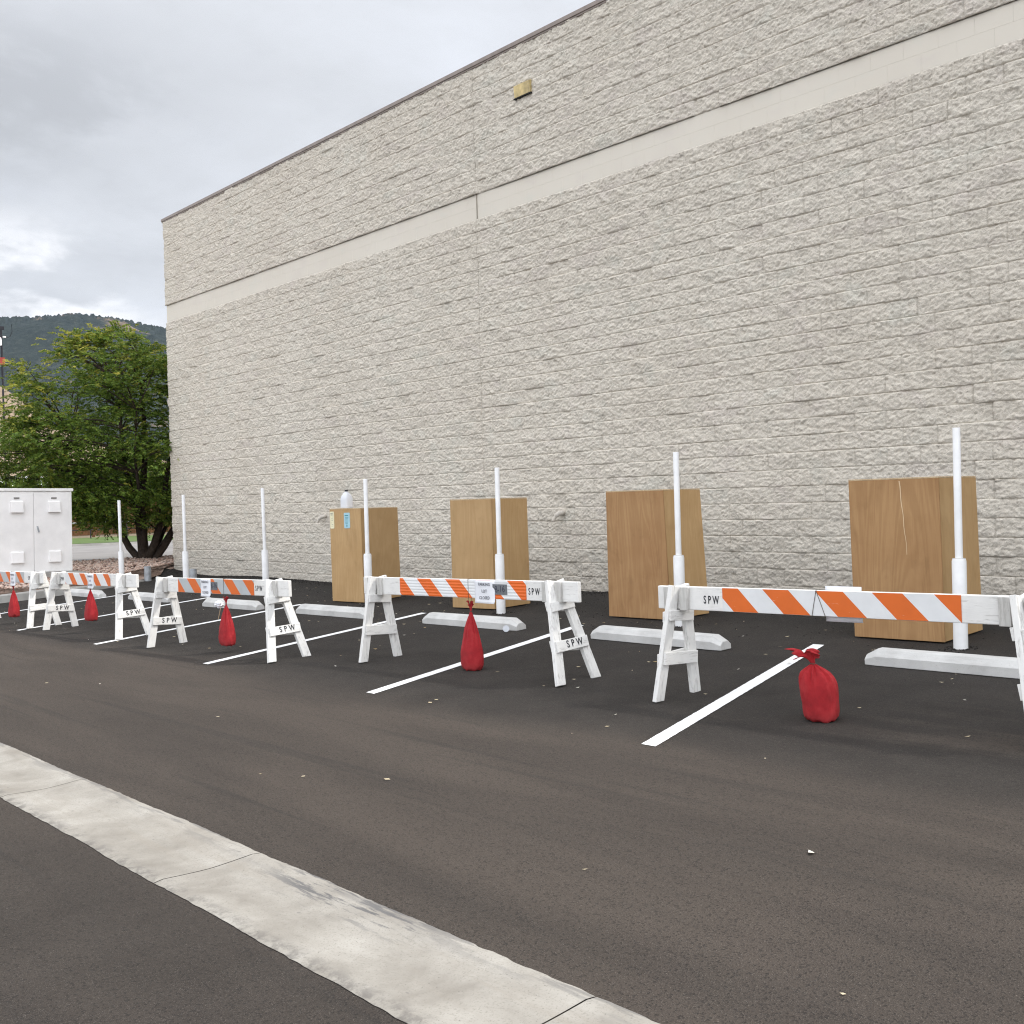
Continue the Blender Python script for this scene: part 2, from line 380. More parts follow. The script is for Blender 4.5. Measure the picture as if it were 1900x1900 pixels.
def m_ply(name, c1, c2, c3, seed):
    m, nb, p, oc = mat(name)
    v = nb.scalev(oc, (1, 1, .13), (seed, seed*2, seed*.7))
    a = nb.noise(v, 3.0, 4, .5, 1.2); g = nb.noise(nb.scalev(oc, (1, 1, .035)), 90, 5, .75)
    wv = nb.math('FRACT', nb.math('MULTIPLY', a, 9.0)); wv = nb.mapr(nb.math('ABSOLUTE', nb.math('SUBTRACT', wv, .5)), 0, .5, 0, 1)
    c = nb.mix(nb.mapr(nb.noise(oc, 2.2, 4), .3, .7, 0, 1), c1, c2)
    c = nb.mix(nb.math('MULTIPLY', wv, .34), c, c3)
    c = nb.mix(nb.mapr(g, .45, .72, 0, .32), c, c3)
    c = nb.mix(nb.mapr(nb.noise(v, 9, 3), .60, .75, 0, .35), c, c1)
    bl = nb.noise(nb.scalev(oc, (1, 1, .6), (seed*3, 1, 2)), 5.5, 5, .6, .5); c = nb.mix(nb.mapr(bl, .52, .72, 0, .22), c, tuple(x*.62 for x in c3))
    setc(nb, p, c, .68, .25, g, .25, .0015); return m
M_PLY1 = m_ply('plywood_light', (0.43, 0.275, 0.128), (0.49, 0.325, 0.16), (0.37, 0.222, 0.095), 1.3)
M_PLY2 = m_ply('plywood_tan', (0.4, 0.258, 0.122), (0.455, 0.3, 0.15), (0.34, 0.208, 0.092), 4.1)
M_PLY3 = m_ply('plywood_reddish', (.34, .190, .085), (.40, .240, .112), (.235, .118, .048), 7.7)
M_PLY4 = m_ply('plywood_brown', (0.345, 0.197, 0.088), (0.405, 0.242, 0.112), (0.235, 0.122, 0.050), 11.2)
M_PLYE = m_plain('plywood_edge', (.50, .38, .24), .8, .2, .08, 40)
def m_bag(name):
    m, nb, p, oc = mat(name)
    n = nb.noise(oc, 9, 4, .6); wv = nb.n('ShaderNodeTexWave', bands_direction='Z'); nb.l(oc, wv.inputs[0]); wv.inputs['Scale'].default_value = 70; wv.inputs['Distortion'].default_value = .6
    w2 = nb.n('ShaderNodeTexWave', bands_direction='X'); nb.l(oc, w2.inputs[0]); w2.inputs['Scale'].default_value = 70; w2.inputs['Distortion'].default_value = .6
    c = nb.ramp(n, [(.28, (.30, .012, .016)), (.5, (.42, .018, .024)), (.75, (.52, .042, .046))])
    c = nb.mix(nb.mapr(nb.noise(nb.scalev(oc, (1, 1, .4)), 22, 5, .7), .60, .78, 0, .25), c, (.46, .08, .08))
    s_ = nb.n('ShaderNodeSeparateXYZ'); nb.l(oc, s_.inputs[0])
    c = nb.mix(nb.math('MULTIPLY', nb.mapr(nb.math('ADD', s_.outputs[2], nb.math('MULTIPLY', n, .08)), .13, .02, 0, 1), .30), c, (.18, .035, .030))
    h = nb.math('ADD', nb.math('MULTIPLY', nb.math('ADD', wv.outputs[1], w2.outputs[1]), .25), nb.math('MULTIPLY', nb.noise(nb.scalev(oc, (1, 1, .35)), 26, 5, .6), 1.6))
    setc(nb, p, c, .62, .3, h, .8, .010); return m
M_BAG = m_bag('red_woven_plastic'); M_CORD = m_plain('cord', (.09, .08, .06), .8)
M_PVC = m_plain('white_post_paint', (.78, .78, .775), .42, .45, .025, 6); M_GALV = m_plain('galvanised_steel', (.36, .38, .40), .5, .5, .1, 12, .3)
M_COPE = m_plain('brown_metal_coping', (.24, .20, .175), .5, .4, .05); M_CAB = m_plain('white_cabinet_paint', (.86, .845, .83), .5, .35, .02, 3)
M_GRILL = m_plain('dark_grille', (.22, .21, .20), .6); M_PIPE = m_plain('tan_pipe', (.50, .46, .40), .55, .4, .06, 20); M_DARK = m_plain('dark_opening', (.02, .02, .02), .9)
M_BRASS = m_plain('yellowed_lens', (.55, .43, .20), .45, .4, .12, 9)
M_BARK = m_plain('bark', (.055, .042, .033), .95, .1, .12, 14); M_ROCKS = None

# ------------------------------------------------------------ ground and paving
def axis(lo, a, b_, hi, step, n):
    core = np.arange(a, b_+1e-6, step)
    left = a-np.geomspace(step*1.5, a-lo, n)[::-1]; right = b_+np.geomspace(step*1.5, hi-b_, n)
    return np.concatenate([left, core, right])
gx = axis(-4600, -46, 10, 4600, .2, 22); gy = axis(-4600, -6, 16, 4600, .125, 22)
XX, YY = np.meshgrid(gx, gy); ZZ = Gn(XX, YY)
far = np.clip((np.hypot(XX+20, YY-5)-60)/200, 0, 1); ZZ = ZZ*(1-far)-1.5*far
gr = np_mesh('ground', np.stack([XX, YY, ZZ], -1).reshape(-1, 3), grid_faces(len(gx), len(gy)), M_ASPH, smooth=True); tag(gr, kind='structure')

def strip(name, path_a, path_b, dz, m_, step=.25, nb_=2):
    """sheet between two lines following the ground"""
    a0, a1 = Vector(path_a[0]), Vector(path_a[1]); b0, b1 = Vector(path_b[0]), Vector(path_b[1])
    n = max(2, int((a1-a0).length/step)+1); V = []
    for i in range(n):
        t = i/(n-1)
        for k in range(nb_+1):
            s_ = k/nb_; q = (a0.lerp(a1, t)).lerp(b0.lerp(b1, t), s_); V.append((q.x, q.y, G(q.x, q.y)+dz))
    F_ = [(i*(nb_+1)+k, i*(nb_+1)+k+1, (i+1)*(nb_+1)+k+1, (i+1)*(nb_+1)+k) for i in range(n-1) for k in range(nb_)]
    return V, F_
# concrete valley gutter: slabs with open joints and ragged asphalt edges
jx = [-22.0, -19.9, -17.75, -15.6, -13.45, -11.25, -9.08, -6.88, -4.68, -2.49, -.30, 1.9, 4.1]
gm = MB()
for a, c in zip(jx[:-1], jx[1:]):
    a += .0035; c -= .0035; n = int((c-a)/.025); ny = 12
    xs = np.linspace(a, c, n)
    up_ = 2.45+.010*fbm(xs*1.1, xs*0, 2, 3)+.008*fbm(xs*16, xs*0+3, 3, 5); lo_ = 1.94+.010*fbm(xs*1.2, xs*0+9, 2, 11)+.007*fbm(xs*14, xs*0, 3, 13)
    k0 = len(gm.v)
    for i in range(n):
        for k in range(ny+1):
            t = k/ny; y = lo_[i]*(1-t)+up_[i]*t
            z = G(xs[i], y)+.012-.008*math.sin(math.pi*t)
            if k in (0, ny): z -= .009
            gm.v.append((xs[i], y, z))
    for i in range(n-1):
        for k in range(ny): q = k0+i*(ny+1)+k; gm.f.append((q, q+ny+1, q+ny+2, q+1)); gm.mi.append(0)
g_ = gm.build('gutter_pan', M_GUT, smooth=True); tag(g_, kind='structure')
# stall lines
LN = [((-4.47, 4.89), (-5.53, 8.25)), ((-7.52, 4.95), (-8.55, 8.33)), ((-10.52, 4.96), (-11.44, 8.38)), ((-13.55, 4.97), (-14.45, 8.35)), ((-16.57, 4.99), (-17.5, 8.37)), ((-19.6, 5.0), (-20.5, 8.35)),
      ((-1.42, 4.9), (-2.48, 8.25)), ((1.6, 4.9), (.55, 8.25))]
lm = MB()
for (a, c) in LN:
    n = 160; hw = .055
    for i in range(n):
        t = i/(n-1); x = a[0]+(c[0]-a[0])*t; y = a[1]+(c[1]-a[1])*t
        w1 = hw+.004*random.random(); w2 = hw+.004*random.random()
        lm.v.append((x-w1, y, G(x-w1, y)+.004)); lm.v.append((x+w2, y, G(x+w2, y)+.004))
        if i: k = len(lm.v)-4; lm.f.append((k, k+1, k+3, k+2)); lm.mi.append(0)
l_ = lm.build('parking_lines', M_LINE); tag(l_, kind='structure')
# curb round the planting bed
cpath = [(-22.1, -8), (-22.1, 2), (-22.1, 7.0), (-22.25, 8.0), (-22.75, 9.0), (-23.5, 9.9), (-24.6, 10.75), (-25.75, 11.35)]
def resample(path, step):
    out_ = [Vector(path[0])]
    for a, c in zip(path[:-1], path[1:]):
        a, c = Vector(a), Vector(c); n = max(1, int((c-a).length/step))
        for i in range(1, n+1): out_.append(a.lerp(c, i/n))
    return out_
cp_ = resample(cpath, .25); cm = MB(); prof = [(0, -.05), (.02, .13), (.035, .145), (.17, .15), (.18, -.05)]
for i, q in enumerate(cp_):
    if q.y > 9.7: break
    d = (cp_[min(i+1, len(cp_)-1)]-cp_[max(0, i-1)]).normalized(); nrm = Vector((-d.y, d.x))
    cf = 1-.75*min(1, max(0, (q.y-7.6)/1.2))
    for o, h in prof:
        z0 = G(q.x, q.y); h = h*cf if h > 0 else h; cm.v.append((q.x+nrm.x*o, q.y+nrm.y*o, z0+h))
    if i:
        k = len(cm.v)-10
        for j in range(4): cm.f.append((k+j, k+j+1, k+j+6, k+j+5)); cm.mi.append(0)
c_ = cm.build('curb', M_CURB); tag(c_, kind='structure')
# planting bed surface (mulch and decorative gravel)
def m_bed():
    m, nb, p, oc = mat('gravel_mulch')
    v = nb.n('ShaderNodeTexVoronoi'); nb.l(oc, v.inputs[0]); v.inputs['Scale'].default_value = 16
    sc_ = nb.n('ShaderNodeSeparateColor'); nb.l(v.outputs['Color'], sc_.inputs[0])
    c = nb.ramp(sc_.outputs[0], [(0, (.20, .13, .10)), (.4, (.34, .25, .20)), (.7, (.48, .37, .31)), (1, (.25, .20, .17))])
    c = nb.mix(nb.mapr(nb.noise(oc, .7, 4), .42, .58, 0, .75), c, (.095, .062, .045))
    setc(nb, p, c, .95, .1, v.outputs['Distance'], 1, .03); return m
M_BED = m_bed()
bm_ = MB(); nk = 24
for i, q in enumerate(cp_):
    d = (cp_[min(i+1, len(cp_)-1)]-cp_[max(0, i-1)]).normalized(); nrm = Vector((-d.y, d.x)); s0 = q+nrm*.16
    for k in range(nk+1):
        t = k/nk; e = Vector((-28.8, s0.y*1.0+(2.6 if i == len(cp_)-1 else 0)*1.0)); x = s0.x+(e.x-s0.x)*t; y = s0.y+(e.y-s0.y)*t
        z = (G(s0.x, s0.y)+.135*(1-.72*min(1, max(0, (q.y-7.6)/1.2))))*(1-t)+(-.03)*t+.03*float(fbm(np.array(x*3.), np.array(y*3.), 3, 4))*(1 if 0 < k < nk else 0)
        bm_.v.append((x, y, z))
    if i:
        k0 = len(bm_.v)-2*(nk+1)
        for k in range(nk): bm_.f.append((k0+k, k0+k+1, k0+nk+2+k, k0+nk+1+k)); bm_.mi.append(0)
# bed behind the building corner
k0 = len(bm_.v); bm_.add([(-28.8, 11.3, -.031), (-25.7, 11.3, -.20), (-25.95, 11.9, -.15), (-25.95, 26, -.05), (-28.8, 26, -.03)], [(0, 1, 2, 3, 4)])
bd = bm_.build('planting_bed_ground', M_BED, smooth=True); tag(bd, kind='structure')

def m_simple(name, c1, c2, scale=3, rough=.9, bump=.3):
    m, nb, p, oc = mat(name); n = nb.noise(oc, scale, 6, .65)
    setc(nb, p, nb.ramp(n, [(.3, c1), (.7, c2)]), rough, .15, nb.noise(oc, scale*20, 4, .7), bump, .01); return m
M_STREET = m_simple('street_surface', (.20, .19, .185), (.27, .26, .25), .5)
M_GRASS = m_simple('lawn_grass', (.075, .115, .036), (.115, .165, .058), 1.2)
M_DRY = m_simple('dry_verge', (.26, .21, .15), (.36, .29, .21), .4)
def sheet(name, pts, z, m_, kind='structure', thick=0):
    mb = MB(); n = len(pts)
    if thick:
        vs = [(x, y, z-thick) for x, y in pts]+[(x, y, z) for x, y in pts]
        mb.add(vs, [tuple(range(n, 2*n))]+[(i, (i+1) % n, (i+1) % n+n, i+n) for i in range(n)])
    else: mb.add([(x, y, z) for x, y in pts], [tuple(range(n))])
    o = mb.build(name, m_); return tag(o, kind=kind)
sheet('street', [(-47, -60), (-28.95, -60), (-28.95, 80), (-47, 80)], -.085, M_STREET)
sheet('curb', [(-28.95, -30), (-28.78, -30), (-28.78, 40), (-28.95, 40)], -.02, M_CURB, thick=.15)
isl = [(-49+5.2*math.cos(t)*1.0, 19.5+9*math.sin(t)) for t in np.linspace(0, 2*math.pi, 40, endpoint=False)]
sheet('curb', [(-49+5.4*math.cos(t), 19.5+9.2*math.sin(t)) for t in np.linspace(0, 2*math.pi, 40, endpoint=False)], -.0, M_CURB, thick=.13)
go = MB()
nth = 3200
sheet('lawn', isl, .012, M_GRASS)
sheet('dry_verge', [(-400, -200), (-54.6, -200), (-54.6, 300), (-400, 300)], -.05, M_DRY)

M_CJ = m_plain('joint_sealant', (.30, .27, .22), .9)
# ------------------------------------------------------------ building
C_ = .2032
def zj(j): return (28.4-j)*C_
bld = thing('block_building', 'tall windowless tan split-face block building behind the parking stalls', 'building', (-10, 11.45, 0))
BO = Vector((10, -11.45, 0))
CJ = -13.872
def facets(x, z, cx, cz, seed, amp, slope):
    gx_, gz_ = x/cx, z/cz; ix = np.floor(gx_).astype(np.int64); iz = np.floor(gz_).astype(np.int64)
    best = np.full(x.shape, 1e9); out_ = np.zeros(x.shape)
    for dx in (-1, 0, 1):
        for dz in (-1, 0, 1):
            a, c = ix+dx, iz+dz; px = a+.15+.7*hash2(a, c, seed); pz = c+.15+.7*hash2(a, c, seed+1)
            ddx, ddz = gx_-px, gz_-pz; d = ddx*ddx+ddz*ddz
            v = amp*(hash2(a, c, seed+2)-.5)+slope*(ddx*(hash2(a, c, seed+3)-.5)+ddz*(hash2(a, c, seed+4)-.62))
            k = d < best; best = np.where(k, d, best); out_ = np.where(k, v, out_)
    return out_
def rock_wall(name, j_top, j_bot, parent):
    xs = np.arange(-127*C_, -3.0, C_/15)
    xs = np.concatenate([xs, np.arange(-3.0, 9, C_/4)])
    xs = xs[(np.abs(xs-CJ) > .013)]; xs = np.sort(np.concatenate([xs, [CJ-.012, CJ-.005, CJ+.005, CJ+.012]]))
    fr = np.array([0, .012, .04, .09, .16, .22, .28, .34, .40, .46, .52, .58, .64, .70, .76, .82, .88, .94, .986])
    zs = []; cj = []
    for j in range(int(j_bot), int(j_top), -1):
        for f in fr: zs.append(zj(j)+f*C_); cj.append(j)
    zs.append(zj(j_top)); cj.append(int(j_top)+1)
    zs = np.array(zs); cj = np.array(cj)
    X, Z = np.meshgrid(xs, zs); J = np.repeat(cj[:, None], len(xs), 1)
    half = (J % 2)*.5; bi = np.floor(X/(2*C_)+half).astype(np.int64); s_ = X/(2*C_)+half-bi
    t_ = (Z-zj(J))/C_; t_ = np.clip(t_, 0, 1)
    # rows of the last line belong to the top of the course
    off = (hash2(bi, J.astype(np.int64), 5)-.5); off2 = hash2(bi, J.astype(np.int64), 6); til = hash2(bi, J.astype(np.int64), 7)-.5
    base_d = .010*off+.008*til*(s_-.5)+np.where(off2 > .965, -.014, 0)+np.where(off2 < .05, .010, 0)
    d = .012*(fbm(X*5+J*3.1, Z*6, 2, 21))
    wx = X+.010*fbm(X*30, Z*30, 2, 31); wz = Z+.010*fbm(X*30+50, Z*30, 2, 32)
    d = d+facets(wx+wz*.4+J*.37, wz-wx*.15, .105, .060, 40, .009, .010)+facets(wx-wz*.3, wz+J*.21, .050, .034, 60, .008, .012)+facets(wz*.5+wx, wz-wx*.3, .024, .019, 80, .010, .012)
    d = d+.007*fbm(X*48, Z*55, 2, 71)-.006*np.abs(fbm(X*22+7, Z*30, 2, 75))
    # joints: the broken face returns to a straight arris at the bed joints
    e = np.minimum(t_, 1-t_); es = np.minimum(s_, 1-s_)
    we = np.clip((e-.01)/.05, 0, 1); we = we*we*(3-2*we); wv_ = np.clip((es-.008)/.035, 0, 1)
    d = base_d+(d+.010)*(.42+.58*we)*(.6+.4*wv_)-.010; rec = np.clip(1-e/.014, 0, 1)*(.0005+.008*np.clip(hash2(bi//2, (J+(t_ > .5)).astype(np.int64), 9)*1.5-.5, 0, 1))
    recs = np.clip(1-es/.030, 0, 1)*.012*(hash2(bi, J.astype(np.int64), 10) > .30)
    # slightly rounded arris
    d = d-.003*np.clip(1-e/.10, 0, 1)**2
    d = d-rec-recs+.012
    d = np.where(np.abs(X-CJ) < .007, -.018, d)
    d = np.maximum(d, -.03)
    Yv = 11.45-d-.012
    V = np.stack([X+BO.x, Yv+BO.y, Z], -1).reshape(-1, 3)
    return np_mesh(name, V, grid_faces(len(xs), len(zs)), M_ROCK, parent)
rock_wall('lower_wall', 0, 33, bld)
rock_wall('upper_wall', -12, -2, bld)
# smooth band, two courses, thin struck joints
sm = MB(); zb0, zb1 = zj(0), zj(-2); zm = zj(-1)
def bandcourse(z0, z1, offx):
    x = -25.8
    first = True; k = 0
    edges = [-25.8]+[e for e in np.arange(-25.8+offx, 9, 2*C_) if e > -25.75]+[9.0]
    e2 = []
    for a, c in zip(edges[:-1], edges[1:]):
        if a < CJ < c: e2 += [(a, CJ), (CJ, c)]
        else: e2.append((a, c))
    for a, c in e2:
        g = .0006; 
        sm.hexa([(a+g+BO.x, -.0+.010, z0+.0007), (c-g+BO.x, .010, z0+.0007), (c-g+BO.x, .06, z0+.0007), (a+g+BO.x, .06, z0+.0007), (a+g+BO.x, .010, z1-.0007), (c-g+BO.x, .010, z1-.0007), (c-g+BO.x, .06, z1-.0007), (a+g+BO.x, .06, z1-.0007)])
bandcourse(zb0, zm, .1); bandcourse(zm, zb1, .3)
sm.build('smooth_band', M_SMOOTH, bld)
core = MB(); core.box(-25.74+BO.x, 9+BO.x, .028, 22, -1.2, 8.18)
core.build('wall_core', M_SMOOTH, bld)
cop = MB(); cop.box(-25.86+BO.x, 9.05+BO.x, -.045, .30, 8.212, 8.275); cop.box(-25.85+BO.x, 9.0+BO.x, -.032, .28, 8.185, 8.211)
cop.build('coping', M_COPE, bld, bevel=.004)
q = MB(); q.box(CJ-.004+BO.x, CJ+.004+BO.x, -.006, .008, -.6, 8.20); q.build('control_joint', M_CJ, bld)
# left end: cut block quoins so the corner reads ragged
qm = MB()
for j in list(range(-11, -1))+list(range(1, 34)):
    o = random.uniform(.0, .016); qm.box(-25.80-o+BO.x, -25.70+BO.x, .006+random.uniform(0, .006), 22, zj(j)+.004, zj(j-1)-.004)
qm.build('end_wall', M_ROCK, bld, bevel=.006)
lt = MB(); lt.hexa([(-12.82+BO.x, -.055, 7.40), (-12.46+BO.x, -.055, 7.40), (-12.46+BO.x, -.02, 7.39), (-12.82+BO.x, -.02, 7.39), (-12.82+BO.x, -.075, 7.575), (-12.46+BO.x, -.075, 7.575), (-12.46+BO.x, -.02, 7.60), (-12.82+BO.x, -.02, 7.60)])
lo = lt.build('wall_lamp', M_BRASS, bld, bevel=.004); lo['label'] = 'small yellowed rectangular wall lamp high above the joint'
lf = MB(); lf.box(-12.84+BO.x, -12.44+BO.x, -.062, -.02, 7.380, 7.398); lf.build('lamp_frame', M_DARK, lo)
for px, pz in ((-12.0, 1.00), (-18.72, 1.0)):
    pm = MB(); x = px+BO.x
    pm.tube([(x, .0, pz+.03), (x, -.07, pz+.03)], .034, 14)
    pm.tube([(x+.005, -.045, pz+.03), (x-.035, -.10, pz+.01), (x-.075, -.135, pz-.025)], [.036, .036, .034], 14)
    pm.tube([(x-.072, -.132, pz-.02), (x-.105, -.165, pz-.10)], .025, 14)
    pp = pm.build('drain_spout', M_PIPE, bld, smooth=False)
    dm = MB(); dm.tube([(x-.105, -.165, pz-.1005), (x-.1055, -.1655, pz-.1025)], .020, 14); dm.build('spout_opening', M_DARK, pp)

# ------------------------------------------------------------ plywood covers over the stall equipment
def ply_box(name, label, FL, FR, BR, h, dl, dfr, dbr, m1, m2, zt=(0, 0, 0)):
    BLx = (FL[0]+BR[0]-FR[0], FL[1]+BR[1]-FR[1]); z0 = G(*FL)-.0
    t = thing(name, label, 'plywood box', (FL[0], FL[1], z0), group='plywood boxes covering equipment along the wall')
    def loc(p, z, dx=0): return Vector((p[0]-FL[0]+dx, p[1]-FL[1], z))
    zs = [G(*q)-z0+.015 for q in (FL, FR, BR, BLx)]
    b4 = [loc(FL, zs[0]), loc(FR, zs[1]), loc(BR, zs[2]), loc(BLx, zs[3])]
    t4 = [loc(FL, h+zt[0], dl), loc(FR, h+zt[1], dfr), loc(BR, h+zt[2], dbr), loc(BLx, h+zt[0]+zt[2]-zt[1], dl+dbr-dfr)]
    th = .014
    def panel(nm, a, c, m_, th_=th, ext=0.0):
        n = ((b4[c]-b4[a]).cross(Vector((0, 0, 1)))).normalized()
        e = (b4[c]-b4[a]).normalized()*ext
        p_ = MB(); p_.hexa([b4[a], b4[c]+e, b4[c]+e-n*th_, b4[a]-n*th_, t4[a], t4[c]+e, t4[c]+e-n*th_, t4[a]-n*th_])
        return p_.build(nm, m_, t, bevel=.0015)
    panel('front_panel', 0, 1, m1, ext=.006)
    # the other panels butt behind the front one
    i = lambda v, w_, k: v+(w_-v).normalized()*k
    B4, T4 = list(b4), list(t4)
    b4[1] = i(B4[1], B4[2], .016); t4[1] = i(T4[1], T4[2], .016); panel('side_panel', 1, 2, m2)
    b4[1], t4[1] = B4[1], T4[1]
    b4[0] = i(B4[0], B4[3], .016); t4[0] = i(T4[0], T4[3], .016); panel('side_panel', 3, 0, m2)
    b4[0], t4[0] = B4[0], T4[0]
    bb = [i(B4[2], B4[3], .016), i(B4[3], B4[2], .016)]; tt = [i(T4[2], T4[3], .016), i(T4[3], T4[2], .016)]
    b4[2], b4[3] = bb; t4[2], t4[3] = tt; panel('back_panel', 2, 3, m2)
    tp = MB(); up = Vector((0, 0, .012)); g = Vector((0, 0, .001))
    tp.hexa([q+g for q in T4]+[q+g+up for q in T4]); tp.build('top_panel', M_PLYE, t, bevel=.0015)
    return t, T4, z0
bx4, T_4, z_4 = ply_box('plywood_box', 'brown plywood box nearest the camera, with a pale vertical scratch on its front', (-5.44, 8.67), (-4.61, 8.67), (-4.62, 9.36), 1.385, -.026, -.02, -.03, M_PLY4, M_PLY1)
bx3, T_3, z_3 = ply_box('plywood_box', 'reddish plywood box with a splayed lighter side panel, right of the hooked wall spout', (-8.67, 8.90), (-7.78, 8.90), (-7.70, 9.45), 1.395, 0, -.06, -.085, M_PLY3, M_PLY1)
bx2, T_2, z_2 = ply_box('plywood_box', 'plain tan plywood box standing between the wall joint and the wall spout', (-11.42, 8.83), (-10.64, 8.88), (-10.60, 9.45), 1.40, .005, -.008, -.012, M_PLY2, M_PLY1)
bx1, T_1, z_1 = ply_box('plywood_box', 'light plywood box carrying a jug on top and two notices', (-14.17, 8.72), (-13.39, 8.75), (-13.44, 9.44), 1.365, -.014, -.02, -.03, M_PLY1, M_PLY2)
sc = MB(); 
sxp = [.462+.0045*i+.003*math.sin(i*1.3) for i in range(14)]
for i in range(13):
    z = 1.37-.048*i; a, c = sxp[i], sxp[i+1]; wa = .0045*(1-i/20); sc.add([(a-wa, -.0015, z), (a+wa, -.0015, z), (c+wa, -.0015, z-.048), (c-wa, -.0015, z-.048)], [(3, 2, 1, 0)])
M_SCR = m_plain('bare_wood_scratch', (.62, .47, .30), .8)
sc.build('scratch', M_SCR, [c for c in bx4.children if c.name.startswith('front_panel')][0])
# notices on the left box
def notice(name, label, x0, x1, z0, z1, paper, lines, title, icon):
    t = MB(); r = .018; pts = []
    for cx, cz, a0 in ((x1-r, z1-r, 0), (x0+r, z1-r, 90), (x0+r, z0+r, 180), (x1-r, z0+r, 270)):
        for k in range(5): a = R(a0+k*22.5); pts.append((cx+r*math.cos(a), cz+r*math.sin(a)))
    n = len(pts); vs = [(x, -.004, z) for x, z in pts]+[(x, -.001, z) for x, z in pts]
    t.add(vs, [tuple(reversed(range(n)))]+[(i, (i+1) % n, (i+1) % n+n, i+n) for i in range(n)])
    o = t.build(name, paper); o.location = (-14.17, 8.72, z_1); tag(o, label, 'notice')
    o.rotation_euler = (0, -R(.6), math.atan2(.03, .78))
    return o
M_CRM = m_plain('cream_notice', (.72, .68, .47), .7, .2, .03); M_BLU = m_plain('blue_notice', (.36, .58, .66), .6, .3, .03); M_TEAL = m_plain('teal_print', (.03, .22, .27), .6); M_GRN = m_plain('grey_print', (.30, .29, .24), .7)
n1_ = notice('notice', 'cream notice at the left edge of the box under the jug', .012, .115, 1.085, 1.335, M_CRM, 6, '', 0)
n2_ = notice('notice', 'light blue notice with rounded corners on the box under the jug', .37, .515, 1.085, 1.31, M_BLU, 6, '', 1)
def bars(name, m_, parent, rects):
    for x0, x1, z0, z1 in rects: t = MB(); t.add([(x0, -.0048, z0), (x1, -.0048, z0), (x1, -.0048, z1), (x0, -.0048, z1)], [(0, 1, 2, 3)]); t.build(name, m_, parent)
bars('print', M_GRN, n1_, [(.030, .088, 1.30, 1.312), (.034, .082, 1.28, 1.292), (.045, .080, 1.225, 1.231), (.05, .085, 1.20, 1.206), (.038, .056, 1.165, 1.171), (.05, .09, 1.14, 1.146), (.04, .085, 1.118, 1.123)])
bars('print', M_TEAL, n2_, [(.392, .480, 1.262, 1.276)]+[(.402+.004*(i % 2), .484-.008*(i % 3), 1.238-.017*i, 1.2435-.017*i) for i in range(6)])
ic = MB(); ic.add([(.432, -.0048, 1.105), (.450, -.0048, 1.105), (.454, -.0048, 1.125), (.441, -.0048, 1.148), (.428, -.0048, 1.125)], [(0, 1, 2, 3, 4)]); ic.build('print', M_TEAL, n2_)
# jug
def m_jug():
    m, nb, p, oc = mat('translucent_jug'); setc(nb, p, (.80, .82, .86), .35, .4); p.inputs['Transmission Weight'].default_value = .25; p.inputs['Subsurface Weight'].default_value = .0
    return m
jg = thing('water_jug', 'white translucent plastic jug with dark cap standing on the leftmost plywood box', 'jug', (-13.93, 8.86, z_1+1.379), (0, 0, R(8)))
jb = MB(); seg = 28; prof_j = [(.060, 0), (.074, .006), (.076, .03), (.075, .12), (.072, .15), (.060, .185), (.042, .215), (.026, .235), (.021, .245), (.021, .252)]
vs, fs = [], []
for r, z in prof_j:
    for k in range(seg):
        a = 2*math.pi*k/seg; q = 5.0 if z < .19 else 2.4
        ca, sa = math.cos(a), math.sin(a); rr = r/(abs(ca)**q+abs(sa)**q)**(1/q)
        vs.append((rr*ca, rr*sa, z))
for i in range(len(prof_j)-1):
    for k in range(seg): k2 = (k+1) % seg; fs.append((i*seg+k, i*seg+k2, (i+1)*seg+k2, (i+1)*seg+k))
fs.append(tuple(reversed(range(seg)))); fs.append(tuple((len(prof_j)-1)*seg+k for k in range(seg)))
jb.add(vs, fs); jb.build('jug_body', m_jug(), jg, smooth=True)
hm = MB(); hm.tube([(-.028, 0, .232), (-.062, -.0, .215), (-.083, 0, .175), (-.080, 0, .135), (-.066, 0, .115)], [.011, .012, .012, .012, .012], 10); hm.build('handle', bpy.data.materials['translucent_jug'], jg, smooth=True)
cm_ = MB(); cm_.lathe([(.024, .246), (.024, .266), (.021, .269)], 20); cm_.build('cap', M_BLK, jg)

# ------------------------------------------------------------ marker posts
PO = [(-4.40, 8.54, 'white marker post in front of the scratched plywood box'), (-7.44, 8.67, 'white marker post in front of the reddish plywood box'),
      (-10.31, 8.71, 'white marker post in front of the plain tan plywood box'), (-13.12, 8.66, 'white marker post in front of the plywood box with the jug'),
      (-17.00, 9.16, 'white marker post against the wall, next left of the jug box'), (-19.58, 8.91, 'white marker post just right of the building corner'),
      (-22.55, 8.87, 'white marker post in front of the tree, left of the building corner')]
def make_post(label):
    t = thing('marker_post', label, 'post', group='white marker posts in front of the wall')
    a = MB(); a.lathe([(.056, -.02), (.056, .70), (.050, .722)], 24); sl_ = a.build('sleeve', M_PVC, t, smooth=True)
    c = MB(); c.lathe([(.0505, .721), (.0505, .724), (.0330, .726)], 24); c.build('collar', M_STOP, t)
    c = MB(); c.lathe([(.0300, .724), (.0300, 1.768), (.0285, 1.772)], 20); pp_ = c.build('upper_pipe', M_PVC, t, smooth=True)
    return t
base_post = make_post(PO[0][2])
for i, (x, y, lb) in enumerate(PO):
    if i == 0: t = base_post
    else:
        t = base_post.copy(); link(t)
        for c in base_post.children: c2 = c.copy(); link(c2); c2.parent = t
        t['label'] = lb
    t.location = (x, y, G(x, y)); t.rotation_euler = (R(random.uniform(-.3, .3)), R(random.uniform(-.35, .35)), random.uniform(0, 3))
